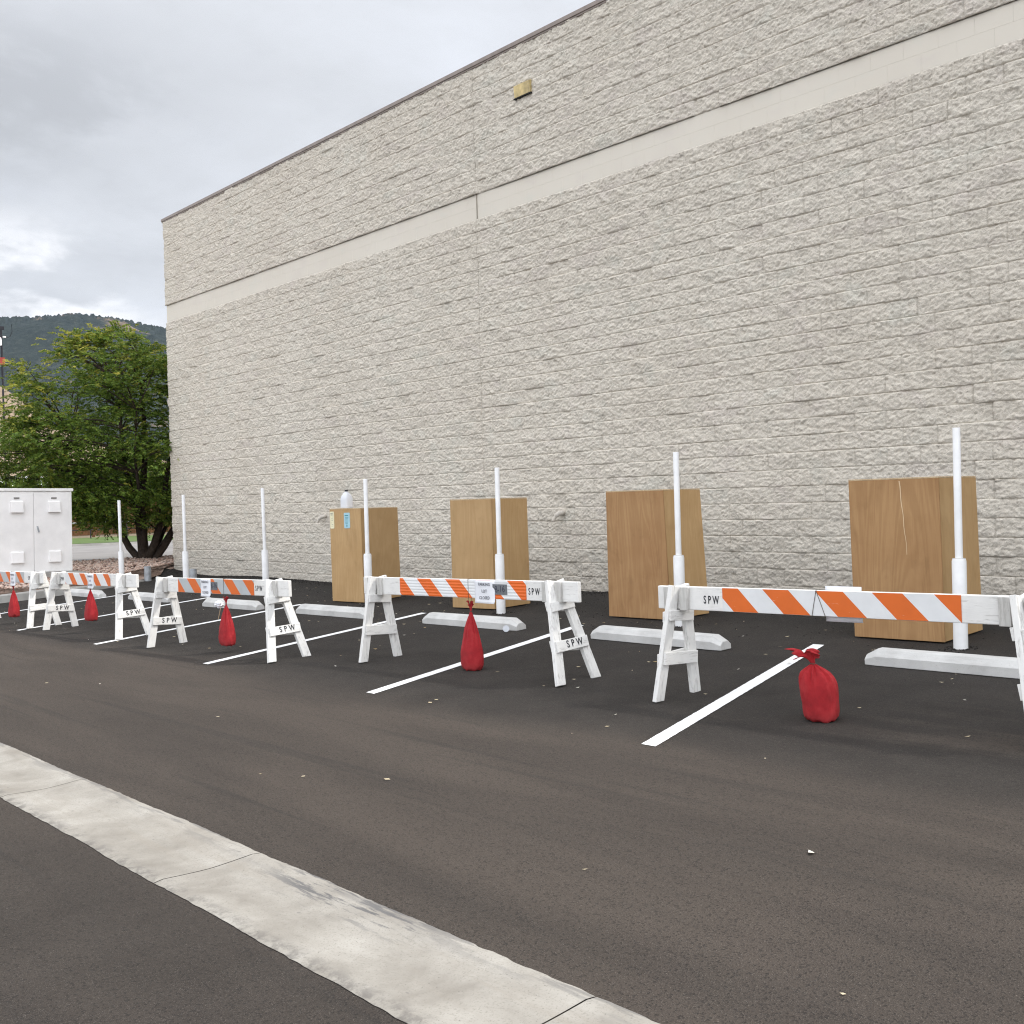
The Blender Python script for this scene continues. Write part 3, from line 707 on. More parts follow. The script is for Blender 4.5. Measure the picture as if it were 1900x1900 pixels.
for i, (x, y, h, lb) in enumerate([(-23.35, 9.75, .30, 'short grey pipe stub at the edge of the planting bed'), (-21.1, 9.75, .27, 'short grey pipe stub at the wall foot beside a marker post')]):
    a = MB(); a.lathe([(.075, -.05), (.075, h), (.062, h), (.062, h-.1)], 20); o = a.build('pipe_stub', M_GALV); o.location = (x, y, G(x, y)+.02); tag(o, lb, 'pipe')

# ------------------------------------------------------------ wheel stops
WS = [(-4.70, 7.69, 'wheel stop nearest the camera, at the right edge of the photo'), (-7.77, 7.78, 'wheel stop in front of the reddish plywood box'), (-10.62, 7.82, 'wheel stop with a crushed cup at its end, before the plain tan box'),
      (-13.48, 7.77, 'wheel stop in front of the plywood box with the jug'), (-16.22, 7.70, 'wheel stop behind the third barricade from the right'), (-19.28, 7.75, 'wheel stop seen between the two meeting barricade trestles'), (-22.05, 7.62, 'farthest wheel stop, behind a hanging red sandbag')]
def make_stop(label):
    # long block, chamfered shoulders and sloping ends
    L = 1.66; W_ = .16; H = .125; m_ = MB()
    pr = [(-W_/2, 0), (-W_/2, .070), (-W_/2+.035, H-.008), (-W_/2+.05, H), (W_/2-.05, H), (W_/2-.035, H-.008), (W_/2, .070), (W_/2, 0)]
    st = [(0, .88, .60, 0), (.10, 1, 1, 0)]+[(L*i/8, 1, 1, 0) for i in range(1, 8)]+[(L-.10, 1, 1, 0), (L, .88, .60, 0)]
    vs = []; n = len(pr)
    for x, sy_, sz_, _ in st:
        for y, z in pr: vs.append((x, y*sy_, z*sz_))
    fs = [(i*n+k, i*n+(k+1) % n, (i+1)*n+(k+1) % n, (i+1)*n+k) for i in range(len(st)-1) for k in range(n)]
    fs += [tuple(reversed(range(n))), tuple((len(st)-1)*n+k for k in range(n))]
    m_.add(vs, fs); o = m_.build('wheel_stop', M_STOP, bevel=.004); return tag(o, label, 'wheel stop', 'wheel stops at the heads of the stalls')
ws0 = make_stop(WS[0][2])
for i, (x, y, lb) in enumerate(WS):
    o = ws0 if i == 0 else link(ws0.copy()); o['label'] = lb
    zl, zr = G(x, y), G(x+1.66, y); o.location = (x, y, zl+.002); o.rotation_euler = (math.atan(.0512), -math.atan((zr-zl)/1.66), R(random.uniform(-1.2, 1.2) if i else -1))
    o.rotation_euler[2] = [R(-1.2), R(-2.2), R(1.0), R(1.2), R(1.5), R(0), R(1.0)][i]

# ------------------------------------------------------------ barricades
H_R, T_R = .163, .020        # rail height, half thickness
def board(p0, p1, wdir, wd, th, end=0):
    """board from p0 to p1; wdir = direction of its wide side"""
    p0, p1 = Vector(p0), Vector(p1); d = (p1-p0).normalized(); wv = (Vector(wdir)-d*Vector(wdir).dot(d)).normalized(); tv = d.cross(wv).normalized()
    c = []
    for p in (p0, p1):
        for a, e in ((-1, -1), (1, -1), (1, 1), (-1, 1)): c.append(p+wv*(a*wd/2)+tv*(e*th/2))
    return c
def stripes(sheet_x, phase, pitch, ow, slant, z0, z1, x_lo, x_hi):
    """clip slanted strips to the sheeting; returns orange and white polygons in (x,z)"""
    def clip(poly, x, keep):
        out_ = []
        for i in range(len(poly)):
            a, c = poly[i], poly[(i+1) % len(poly)]; ina = (a[0] >= x) == keep; inc = (c[0] >= x) == keep
            if ina: out_.append(a)
            if ina != inc: t = (x-a[0])/(c[0]-a[0]); out_.append((x, a[1]+(c[1]-a[1])*t))
        return out_
    O, W_ = [], []
    for k in range(-3, 14):
        x = phase+k*pitch
        for lst, a, c in ((O, x, x+ow), (W_, x+ow, x+pitch)):
            p_ = [(a+slant, z0), (c+slant, z0), (c, z1), (a, z1)]
            p_ = clip(p_, x_lo, True)
            if len(p_) > 2: p_ = clip(p_, x_hi, False)
            if len(p_) > 2: lst.append(p_)
    return O, W_
def barricade(label, L0, R0, sheet_, phase, pitch, ow, slant, Omat, Wmat, text_u, fl, frr, splay, lowtext, zoff=0, hr=.79, ltext_l=False, ltext_r=True):
    L0, R0 = Vector(L0), Vector(R0); Ln = (R0-L0).length; ang = math.atan2(R0.y-L0.y, R0.x-L0.x)
    zl, zr = G(*L0), G(*R0); t = thing('barricade', label, 'barricade', (L0.x, L0.y, zl), (0, -math.atan((zr-zl)/Ln), ang), 'striped barricades across the parking stalls')
    zt = hr; zb = hr-H_R
    rm = MB(); r = .012; rm.hexa([(0, -T_R, zb), (Ln, -T_R, zb), (Ln, T_R, zb), (0, T_R, zb), (0, -T_R, zt), (Ln, -T_R, zt), (Ln, T_R, zt), (0, T_R, zt)])
    rail = rm.build('rail', M_WX, t, bevel=.006)
    O, W_ = stripes(None, phase, pitch, ow, slant, zb+.003, zt-.003, sheet_[0], sheet_[1])
    for polys, m_ in ((O, Omat), (W_, Wmat)):
        q = MB()
        for p_ in polys:
            n = len(p_); vs = [(x, -T_R-.0025, z) for x, z in p_]; q.add(vs, [tuple(range(n))])
        q.build('reflective_sheeting', m_, rail)
    if text_u is not None:
        text_mesh('stencil_lettering', 'SPW', .078, M_BLK, rail, Matrix.Translation((text_u, -T_R-.002, zb+H_R*.45)) @ Matrix.Rotation(R(90), 4, 'X'), .66, 1.55, bold=.0010)
    for side, xc, sp_, txt in ((0, fl, splay[0], lowtext[0]), (1, Ln-frr, splay[1], lowtext[1])):
        # trestle frame geometry in its own plane, then leaned along the rail
        k = 1/math.cos(sp_)
        M = Matrix.Translation((xc, 0, zt)) @ Matrix.Rotation(-sp_, 4, 'Y') @ Matrix.Translation((0, 0, -zt))
        slope_z = lambda y: .0512*y
        for s_ in (-1, 1):
            foot = Vector((0, s_*.205, zt-zt*k*1.0+slope_z(s_*.205)*.5+.002)); top = Vector((0, s_*.052, zt+.006))
            lg = MB(); lg.M = M
            d = (foot-top)
            c8 = board(foot, top, (0, 1, 0), .086, .038)
            # foot cut level with the ground, top cut to a blunt point
            for i in range(4):
                dz = foot.z-c8[i].z; c8[i] = c8[i]+d.normalized()*(-dz/d.normalized().z)*-1 if False else Vector((c8[i].x, c8[i].y+(d.y/d.z)*dz, foot.z))
            lg.hexa([c8[0], c8[1], c8[2], c8[3], c8[4], c8[5], c8[6], c8[7]])
            lg.build('leg', M_WZ, t, bevel=.004)
        zc = zt-zt*k
        for zz, hw, hh in ((.285, .180, .088), (.560, .128, .075)):
            for e in (-1, 1):
                q = MB(); q.M = M; z = zz if zz > .5 else zz+zc*.5
                if zz > .5: z = zb-hh/2-.004
                tl = .010*e*(1 if side else -1)
                x0, x1 = (.0195, .0385) if e > 0 else (-.0385, -.0195)
                q.hexa([(x0, -hw, z-hh/2-tl), (x1, -hw, z-hh/2-tl), (x1, hw, z-hh/2+tl), (x0, hw, z-hh/2+tl), (x0, -hw, z+hh/2-tl), (x1, -hw, z+hh/2-tl), (x1, hw, z+hh/2+tl), (x0, hw, z+hh/2+tl)])
                cb = q.build('crossbar', M_WY, t, bevel=.003)
                if txt and e > 0 and zz < .5:
                    text_mesh('stencil_lettering', 'SPW', .080, M_BLK, cb, M @ Matrix.Translation((.0400, .02, z+.004)) @ Matrix.Rotation(R(90), 4, 'Z') @ Matrix.Rotation(R(90), 4, 'X') @ Matrix.Rotation(math.atan(tl/hw), 4, 'Z'), .85, 1.7, bold=.0014)
        for s_ in (-1, 1):
            for dx in (-.072, .074):
                q = MB(); wv_ = .034; y0, y1 = (-T_R-.024, -T_R-.001) if s_ < 0 else (T_R+.001, T_R+.024)
                sk = random.uniform(-.006, .006)
                q.hexa([(xc+dx-wv_-sk, y0, zb-.004), (xc+dx+wv_-sk, y0, zb-.004), (xc+dx+wv_-sk, y1, zb-.004), (xc+dx-wv_-sk, y1, zb-.004), (xc+dx-wv_+sk, y0, zt-.004), (xc+dx+wv_+sk, y0, zt-.004), (xc+dx+wv_+sk, y1, zt-.004), (xc+dx-wv_+sk, y1, zt-.004)])
                q.build('cleat', M_CL, t, bevel=.003)
    return t, rail, zb, zt
B1 = barricade('nearest barricade, at the right edge, with scratched wide orange stripes', (-5.35, 6.03), (-2.50, 6.08), (.575, 2.255), .505, .397, .200, .16, M_OR, M_WH, .478, .18, .27, (R(-4), R(10)), (False, False))
B2 = barricade('barricade in front of the two leftmost plywood boxes, with bright ribbed orange stripes', (-9.10, 5.98), (-6.235, 6.09), (.582, 2.285), .435, .405, .195, .17, M_ORR, M_WHR, 2.375, .205, .275, (R(0), R(16)), (False, True))
B3 = barricade('third barricade from the right, with orange stripes on dull silver sheeting', (-12.60, 5.38), (-9.78, 5.54), (.552, 2.185), .36, .40, .19, .165, M_OR, M_SI, 2.275, .19, .30, (R(0), R(17)), (True, True))
B4 = barricade('fourth barricade from the right, with white sheeting, before the two leftmost marker posts', (-16.17, 5.40), (-13.50, 5.51), (.44, 1.92), .535, .385, .17, .155, M_OR, M_WH, .31, .15, .40, (R(0), R(18)), (True, True))
B5 = barricade('leftmost barricade, cut by the photo edge, in front of the white cabinet', (-19.2, 5.22), (-16.46, 5.35), (.30, 2.02), .42, .42, .17, .165, M_OR, M_SI, 2.25, .2, .24, (R(0), R(12)), (True, False))

def inb(Bt, p): return Bt[0].matrix_basis @ Vector(p)
# paper signs
def paper_sign(Bt, u0, u1, z0, z1, label, back=False):
    t = Bt[0]; y = T_R+.006 if back else -T_R-.006; n = 10; m_ = MB(); vs, fs = [], []
    for i in range(n+1):
        for k in range(n+1):
            a, c = i/n, k/n; wv_ = .0022*math.sin(a*5+c*3)+.002*(c-.5)*math.sin(a*9)
            fr = max(0, .16-c)/.16; wv_ += -.010*fr*fr*(.4+a)   # lower edge curls out
            vs.append((u0+(u1-u0)*a, y+(wv_ if not back else -wv_*.3), z0+(z1-z0)*c))
    for i in range(n):
        for k in range(n): q = i*(n+1)+k; fs.append((q, q+n+1, q+n+2, q+1))
    m_.add(vs, fs); o = m_.build('paper_sign', M_PAPER, smooth=True); s_ = o.modifiers.new('thickness', 'SOLIDIFY'); s_.thickness = .0006
    o.matrix_basis = t.matrix_basis.copy(); tag(o, label, 'paper sign')
    if not back:
        cx = (u0+u1)/2; cz = z0+(z1-z0)*.53
        text_mesh('lettering', 'PARKING\nLOT\nCLOSED', .037, M_INK, o, Matrix.Translation((cx, y-.0075, cz)) @ Matrix.Rotation(R(90), 4, 'X'), .92, 1.08, 1.55, bold=.0001)
    return o
paper_sign(B2, 1.645, 1.905, .588, .785, 'white paper sign reading PARKING LOT CLOSED on the barricade before the leftmost boxes')
paper_sign(B3, 1.075, 1.295, .592, .787, 'PARKING LOT CLOSED paper on the silver-striped barricade, above the white scrap')
paper_sign(B4, 1.20, 1.40, .588, .783, 'PARKING LOT CLOSED paper on the barricade in front of the tree and marker posts')
paper_sign(B5, 1.46, 1.68, .575, .780, 'leftmost PARKING LOT CLOSED paper, under the white cabinet')
paper_sign(B1, 1.345, 1.60, .592, .815, 'blank back of a paper sign showing above and below the nearest rail', back=True)
def tape(Bt, u0, u1, txt):
    zb, zt = Bt[2], Bt[3]; q = MB(); q.box(u0, u1, -T_R-.0050, -T_R-.0032, zb+.040, zb+.128); o = q.build('tape_patch', M_TAPE, Bt[1])
    c = txt; text_mesh('lettering', c, .082, M_INK, o, Matrix.Translation(((u0+u1)/2, -T_R-.0058, zb+.084)) @ Matrix.Rotation(R(90), 4, 'X') @ Matrix.Rotation(R(3), 4, 'Z'), .85, 1.0)
tape(B2, 1.875, 2.055, '8-16'); tape(B3, 1.297, 1.44, '8-16')

# ------------------------------------------------------------ sandbags
def sandbag(label, loc, h, wd, dp, style, lean=(0, 0), rz=0, cord_to=None, seed=1):
    t = thing('sandbag', label, 'sandbag', loc, (0, 0, rz), 'red sandbags weighing down the barricades'); rr = random.Random(seed)
    if style == 'hang': pr = [(0, 0), (.55, .0), (.80, .012), (.93, .05), (.99, .12), (1.0, .20), (.955, .30), (.87, .40), (.77, .50), (.66, .60), (.54, .69), (.42, .77), (.30, .84), (.19, .90), (.11, .94), (.08, .965)]
    else: pr = [(0, 0), (.60, 0), (.82, .02), (.94, .06), (.99, .14), (1.0, .26), (1.03, .40), (1.04, .54), (1.01, .66), (.92, .75), (.74, .83), (.50, .88), (.30, .92), (.17, .95), (.15, .965)]
    # smooth the profile
    ts = np.linspace(0, len(pr)-1, 46); rs = np.interp(ts, range(len(pr)), [p_[0] for p_ in pr]); zs = np.interp(ts, range(len(pr)), [p_[1] for p_ in pr])
    seg = 56; hb = h*(.90 if style == 'hang' else .80); vs, fs = [], []; ph = [rr.uniform(0, 6.28) for _ in range(6)]
    kx, ky = lean
    for i, (r, z) in enumerate(zip(rs, zs)):
        zz = z*hb; fold = max(0, (z-.30)/.7)
        for k in range(seg):
            a = 2*math.pi*k/seg
            f = 1+fold**(1 if style == 'hang' else 2)*r**.5*(.24 if style == 'hang' else .55)*(math.sin(11*a+ph[0]+z*2)+.6*math.sin(17*a+ph[1]-z*3))*(1.3-r)
            f += .030*math.sin(3*a+ph[2]+z*5)+.022*math.sin(5*a+ph[3]-z*9)+.012*math.sin(9*a+z*21+ph[4])*(1-fold)
            q = 2.5; ca, sa = math.cos(a), math.sin(a); e = (abs(ca)**q+abs(sa)**q)**(-1/q) if z < .5 else 1+((abs(ca)**q+abs(sa)**q)**(-1/q)-1)*max(0, 1-(z-.5)/.3)
            x = r*f*e*ca*wd/2; y = r*f*e*sa*dp/2
            sag = .006*math.sin(7*a+ph[5])*(1-z)*(1 if z > .01 else 0)
            vs.append((x+kx*z*z, y+ky*z*z, zz+sag+(.010*math.cos(2*a+ph[2]) if z < .06 else 0)*(z/.06)))
    for i in range(len(rs)-1):
        for k in range(seg): k2 = (k+1) % seg; fs.append((i*seg+k, i*seg+k2, (i+1)*seg+k2, (i+1)*seg+k))
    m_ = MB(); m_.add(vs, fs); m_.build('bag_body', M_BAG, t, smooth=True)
    # gathered mouth above the tie
    nx, ny, nz = kx*.94, ky*.94, hb*(.965 if style == 'hang' else .955)
    r0 = wd*(.045 if style == 'hang' else .085); fl = wd*(.12 if style == 'hang' else .36); hh = h-nz
    vs, fs = [], []; nr = 9
    for i in range(nr):
        u = i/(nr-1)
        for k in range(seg):
            a = 2*math.pi*k/seg; rad = r0*.8+(fl-r0*.8)*u**1.3; rad *= 1+u*.42*math.sin(5*a+ph[1])+u*.28*math.sin(9*a+ph[3])+u*.16*math.sin(15*a+ph[0])
            x = nx+rad*math.cos(a)-(.26*wd*u if style != 'hang' else .02*wd*u); y = ny+rad*math.sin(a)*.7; z = nz+hh*(math.sin(u*1.5)*(1.0+.25*math.sin(3*a+ph[4]))-(.45*u*u if style != 'hang' else 0))
            vs.append((x, y, z))
    for i in range(nr-1):
        for k in range(seg): k2 = (k+1) % seg; fs.append((i*seg+k, i*seg+k2, (i+1)*seg+k2, (i+1)*seg+k))
    m_ = MB(); m_.add(vs, fs); o = m_.build('gathered_mouth', M_BAG, t, smooth=True); s_ = o.modifiers.new('thickness', 'SOLIDIFY'); s_.thickness = .0012
    tm = MB(); n = 24; tm.tube([(nx+(r0*.95)*math.cos(2*math.pi*i/n), ny+(r0*.95)*.8*math.sin(2*math.pi*i/n), nz+.003) for i in range(n+1)], .003, 6, cap=False); tm.build('tie', M_CORD, t)
    if cord_to:
        for a, c in cord_to:
            q = MB(); q.tube([a, c], .0022, 6); q.build('cord', M_CORD, t)
    return t
def bag_on(Bt, u, zbot, h, wd, dp, style, label, seed, lean=(0, 0), y=0.0, cords=True, rz=0):
    P = inb(Bt, (u, y, zbot)); t = Bt[0]; ry = t.rotation_euler[2]
    zt = Bt[3]; cord = None
    if cords:
        n = zbot+h*.88; yy = T_R+.004
        top = zt-zbot+.002
        cord = [((0, 0, n-zbot), (0, -yy, Bt[2]-zbot)), ((0, -yy, Bt[2]-zbot), (0, -yy, top)), ((0, -yy, top), (0, yy, top)), ((0, yy, top), (0, 0, n-zbot))]
    return sandbag(label, P, h, wd, dp, style, lean, ry, cord, seed)
sb1 = sandbag('plump red sandbag standing loose on the asphalt in front of the nearest barricade', (-3.97, 5.93, G(-3.97, 5.93)-.002), .455, .215, .19, 'stand', (-.045, .0), R(18), None, 5)
# loose cords hanging over the nearest rail
q = MB(); 
for a, c in (((1.31, -T_R-.005, .79), (1.275, -T_R-.005, .63)), ((1.31, -T_R-.005, .79), (1.372, -T_R-.005, .625)), ((1.31, -T_R-.005, .793), (1.31, T_R+.005, .793)), ((1.31, T_R+.005, .793), (1.30, T_R+.006, .60)), ((1.275, -T_R-.005, .63), (1.32, 0, .615)), ((1.372, -T_R-.005, .625), (1.32, 0, .615))): q.tube([a, c], .0018, 6)
q.build('cord_loop', M_CORD, B1[0])
sb2 = bag_on(B2, 1.545, .0, .585, .232, .15, 'hang', 'red sandbag just touching the ground, hung from the barricade by the leftmost boxes', 11)
sb3 = bag_on(B3, 1.56, .075, .51, .235, .14, 'hang', 'red sandbag with a square bottom hanging beside a white scrap', 21)
sb4 = bag_on(B4, 1.215, .155, .475, .225, .15, 'hang', 'red sandbag hanging in front of the farthest wheel stop', 31)
sb5 = bag_on(B5, 1.50, .10, .475, .205, .15, 'hang', 'leftmost red sandbag, hanging under the white cabinet', 41)
# crumpled scrap and stick at the third bag
P = inb(B3, (1.455, -.02, .515)); q = bmesh.new(); bmesh.ops.create_icosphere(q, subdivisions=3, radius=.05)
for v in q.verts: v.co *= 1+.35*(random.random()-.5); v.co.z *= .8
me = bpy.data.meshes.new('paper_scrap'); q.to_mesh(me); q.free(); me.materials.append(M_PAPER); o = link(bpy.data.objects.new('paper_scrap', me)); o.location = P; tag(o, 'crumpled white scrap tied beside the red sandbag of the third barricade', 'scrap')
q = MB(); q.tube([(.03, 0, -.04), (-.03, 0, -.16)], .004, 6); q.build('stick', M_PLYE, o)
q = MB(); q.tube([(.0, 0, .0), (.10, .02, -.02)], .003, 6); q.build('tie', M_CORD, o)

# crushed cup beside the wheel stop
q = MB(); q.lathe([(.022, 0), (.030, .03), (.034, .06), (.036, .065)], 14)
o = q.build('plastic_cup', m_plain('clear_cup', (.55, .57, .60), .2, .5), smooth=False); o.location = (-9.03, 7.70, G(-9.03, 7.7)+.03); o.rotation_euler = (R(80), R(20), R(40)); tag(o, 'crushed clear plastic cup at the right end of a wheel stop', 'cup')

# ------------------------------------------------------------ leaf litter, crumbs, gravel
def litter(name, pts, size, m_, kind='stuff', leafy=True):
    V, Fq = [], []
    for (x, y, z0) in pts:
        s_ = size*random.uniform(.4, 1.3); a = random.uniform(0, 6.28); asp = random.uniform(.3, .7); c_, s2 = math.cos(a), math.sin(a); k = len(V)
        z = z0+.005; cu = random.uniform(.0, .35)*s_
        for (u, v_, h_) in ((-1, 0, cu), (0, -asp, 0), (1, 0, cu*.6), (0, asp, .1*s_)):
            V.append((x+s_*(u*c_-v_*s2), y+s_*(u*s2+v_*c_), z+h_))
        Fq.append((k, k+1, k+2, k+3))
    o = np_mesh(name, np.array(V), np.array(Fq), m_); return tag(o, kind=kind)
def m_leafl():
    m, nb, p, oc = mat('dry_leaf'); g = nb.n('ShaderNodeNewGeometry')
    setc(nb, p, nb.ramp(g.outputs['Random Per Island'], [(0, (.42, .35, .23)), (.35, (.55, .48, .34)), (.6, (.38, .27, .12)), (.88, (.66, .63, .56))]), .8); return m
pts = []
for _ in range(330):
    x = random.uniform(-22, 1); y = random.choice([random.gauss(7.4, 1.3), random.uniform(4.8, 10.5), random.gauss(8.3, .5)])
    if 1.0 < y < 10.9: pts.append((x, y, G(x, y)))
for _ in range(9):
    x = random.uniform(-12, 1); y = random.uniform(2.7, 5); pts.append((x, y, G(x, y)))
litter('leaf_litter', pts, .021, m_leafl())
# crumbs of asphalt at the wall foot
def pebbles(name, pts, m_, sizes):
    ico = np.array([(0, 0, 1), (.9, 0, .2), (.2, .9, .1), (-.8, .4, .2), (-.6, -.7, .1), (.4, -.85, .15), (0, 0, -.6)]); fc = np.array([(0, 1, 2), (0, 2, 3), (0, 3, 4), (0, 4, 5), (0, 5, 1), (6, 2, 1), (6, 3, 2), (6, 4, 3), (6, 5, 4), (6, 1, 5)])
    n = len(pts); P_ = np.array(pts); a = rng.uniform(0, 6.28, n); s_ = rng.uniform(sizes[0], sizes[1], n)**1.0
    V = ico[None]*rng.uniform(.6, 1.25, (n, 7, 3)); x = V[..., 0]*np.cos(a)[:, None]-V[..., 1]*np.sin(a)[:, None]; y = V[..., 0]*np.sin(a)[:, None]+V[..., 1]*np.cos(a)[:, None]
    V = np.stack([x, y, V[..., 2]*.7], -1)*s_[:, None, None]+P_[:, None, :]
    Fq = (fc[None]+(np.arange(n)*7)[:, None, None]).reshape(-1, 3)
    o = np_mesh(name, V.reshape(-1, 3), Fq, m_); return tag(o, kind='stuff')
pp = []
for _ in range(7000):
    x = random.uniform(-25.5, 0); y = 11.42-abs(random.gauss(0, .22)); pp.append((x, y, G(x, y)+.002))
for _ in range(900):
    x = random.uniform(-20, 0); y = random.uniform(8.2, 10.5); pp.append((x, y, G(x, y)+.001))
for cx, cy_ in [(q_[0], q_[1]) for q_ in PO]:
    for _ in range(60):
        a = random.uniform(0, 6.28); r = .06+abs(random.gauss(0, .05)); x, y = cx+r*math.cos(a), cy_+r*math.sin(a); pp.append((x, y, G(x, y)+.003))
pebbles('asphalt_crumbs', pp, m_simple('crumb_asphalt', (.02, .019, .018), (.045, .04, .037), 20), (.003, .014))
def m_rocks():
    m, nb, p, oc = mat('pink_rock'); g = nb.n('ShaderNodeNewGeometry')
    setc(nb, p, nb.ramp(g.outputs['Random Per Island'], [(0, (.24, .15, .12)), (.35, (.50, .35, .28)), (.7, (.62, .48, .40)), (1, (.36, .30, .27))]), .9); return m
pp = []
for _ in range(9000):
    y = random.uniform(4.0, 13.2); x = random.uniform(-28.7, -22.35)
    if y > 7.6: x = min(x, -22.4-(y-7.6)*.95)
    if y > 11.2 and x > -26.0: continue
    if 5.5 < y < 8.6 and x < -24.3 and x > -25.4: continue
    t = (x+22.3)/(-6.5); z = (-.22)*(1-t)+(-.03)*t; pp.append((x, y, z+.03))
pebbles('bed_gravel', pp, m_rocks(), (.02, .065))

# ------------------------------------------------------------ utility cabinet
cab = thing('utility_cabinet', 'large white two-door utility cabinet with four vent hoods left of the tree', 'utility cabinet', (-24.4, 7.72, -.02), (R(-1.0), 0, 0))
q = MB(); q.box(-.82, 0, -.80, .80, 0, 1.73); q.build('cabinet_body', M_CAB, cab, bevel=.006)
q = MB(); q.box(-.85, .035, -.83, .83, 1.732, 1.79); q.build('cabinet_roof', M_CAB, cab, bevel=.006)
q = MB(); q.box(-1.1, .25, -1.0, 1.0, -.40, -.004); q.build('concrete_pad', M_CURB, cab)
for s_, (a, c) in (('l', (-.795, -.006)), ('r', (.006, .795))):
    q = MB(); q.box(.002, .020, a, c, .02, 1.70); d = q.build('door', M_CAB, cab, bevel=.004); m_ = (a+c)/2+(.02 if s_ == 'r' else .06)
    for z in (.22, 1.28):
        q = MB(); q.hexa([(.021, m_-.125, z), (.085, m_-.125, z), (.085, m_+.125, z), (.021, m_+.125, z), (.021, m_-.125, z+.245), (.060, m_-.125, z+.225), (.060, m_+.125, z+.225), (.021, m_+.125, z+.245)]); q.build('vent_hood', M_CAB, d, bevel=.006)
    q = MB(); q.box(.021, .030, m_-.055, m_+.055, 1.565, 1.60); q.build('grille', M_GRILL, d)
    if s_ == 'r':
        q = MB(); q.hexa([(.021, .085, .86), (.045, .085, .86), (.045, .115, .86), (.021, .115, .86), (.021, .055, .99), (.045, .055, .99), (.045, .085, .99), (.021, .085, .99)]); q.build('handle', M_GALV, d, bevel=.003)
q = MB(); q.box(-.1, .1, -.25, .25, 0, .08); o = q.build('timber_block', m_plain('yellow_timber', (.55, .42, .20), .8), bevel=.006); o.location = (-23.3, 8.1, -.13); tag(o, 'short yellow timber block lying on gravel before the cabinet', 'timber block')

# ------------------------------------------------------------ tree
def m_leaf():
    m = bpy.data.materials.new('locust_leaf'); m.use_nodes = True; t = m.node_tree; t.nodes.clear(); nb = NB(t)
    g = nb.n('ShaderNodeNewGeometry'); oc = nb.n('ShaderNodeTexCoord').outputs['Object']; s_ = nb.n('ShaderNodeSeparateXYZ'); nb.l(oc, s_.inputs[0])
    at = nb.n('ShaderNodeAttribute', attribute_name='sunlit_yellow')
    c = nb.ramp(g.outputs['Random Per Island'], [(0, (.060, .115, .018)), (.5, (.125, .200, .030)), (1, (.215, .285, .045))])
    c = nb.mix(nb.mapr(nb.math('ADD', at.outputs['Fac'], nb.math('MULTIPLY', g.outputs['Random Per Island'], .25)), .30, .85, 0, 1), c, (.42, .39, .065))  # sunlit yellow of the crown mixed into the leaf colour
    d = nb.n('ShaderNodeBsdfPrincipled'); nb.l(c, d.inputs['Base Color']); d.inputs['Roughness'].default_value = .6; d.inputs['Specular IOR Level'].default_value = .25
    tr = nb.n('ShaderNodeBsdfTranslucent'); nb.l(c, tr.inputs[0]); mx = nb.n('ShaderNodeMixShader'); mx.inputs[0].default_value = .35
    nb.l(d.outputs[0], mx.inputs[1]); nb.l(tr.outputs[0], mx.inputs[2]); o = nb.n('ShaderNodeOutputMaterial'); nb.l(mx.outputs[0], o.inputs[0]); return m
M_LEAF = m_leaf()
TB = Vector((-28.3, 11.75, -.06)); tl = Vector((-.352, -.936, 0)).normalized(); td = Vector((-.936, .352, 0)).normalized()    # picture-left and away directions
tree = thing('locust_tree', 'broad green multi-stemmed tree at the building corner behind the cabinet', 'tree', TB)
def tp(l, z, d=0): return Vector((tl.x*l+td.x*d, tl.y*l+td.y*d, z))
# crown outline: height -> left extent, right extent (metres from the stem base)
topl = [-2.5, -.7, -.3, .1, .35, .9, 1.05, 1.3, 1.42, 1.9, 2.0, 2.4, 2.85, 3.0, 3.3, 3.7, 4.2]; topz = [4.6, 5.6, 5.75, 6.15, 6.35, 6.35, 5.5, 5.4, 6.1, 6.1, 5.2, 5.15, 5.4, 5.0, 4.75, 3.9, 3.0]
prz = [1.05, 1.45, 1.9, 2.6, 3.3, 3.9, 4.5, 5.0, 5.4, 5.9, 6.25, 6.5]
prl = [1.5, 2.2, 3.9, 4.1, 4.0, 3.6, 3.5, 3.3, 2.3, 1.6, .95, .6]
prr = [.7, 1.4, 1.9, 2.2, 2.4, 2.4, 2.2, 1.9, 1.4, .8, .2, -.2]
tips = []
rt = random.Random(12)
clusters = []
tries = 0
while len(clusters) < 230 and tries < 20000:
    tries += 1
    z = rt.uniform(1.05, 6.3); le = np.interp(z, prz, prl); ri = np.interp(z, prz, prr); l = rt.uniform(-ri, le)
    mid = (le-ri)/2; hw = (le+ri)/2; dd = math.sqrt(max(0, 1-((l-mid)/hw)**2))*hw*.85; d = rt.uniform(-dd, dd*.8)
    if z > np.interp(l, topl, topz)-.30: continue
    ok = all((Vector(c[:3])-tp(l, z, d)).length > .36 for c in clusters)
    if ok: clusters.append((*tp(l, z, d), l, z, d))
bmain = MB(); stems = []
for k, (l, r0, ze, de) in enumerate([(.95, .10, 3.4, .5), (.35, .11, 4.6, -.4), (-.05, .13, 5.4, .3), (-.65, .11, 4.2, -.5), (-1.5, .12, 3.4, .2), (.1, .08, 3.8, -1.2), (-1.0, .07, 3.0, 1.0)]):
    pts_ = []; n = 9
    for i in range(n):
        u = i/(n-1); pts_.append(tp(l*1.1*(u**.8)*(1+.5*u)+.06*math.sin(k*3+u*8)+l*.12, ze*u**1.1, de*u*1.2+.06*math.cos(k+u*7)))
    rad = [r0*(1-.80*i/(n-1)) for i in range(n)]; bmain.tube(pts_, rad, 9); stems.append((pts_, rad))
bmain.build('trunk', M_BARK, tree, smooth=True)
lb_ = MB(); allp = [(p_, r_) for st_ in stems for p_, r_ in zip(st_[0][2:], st_[1][2:])]
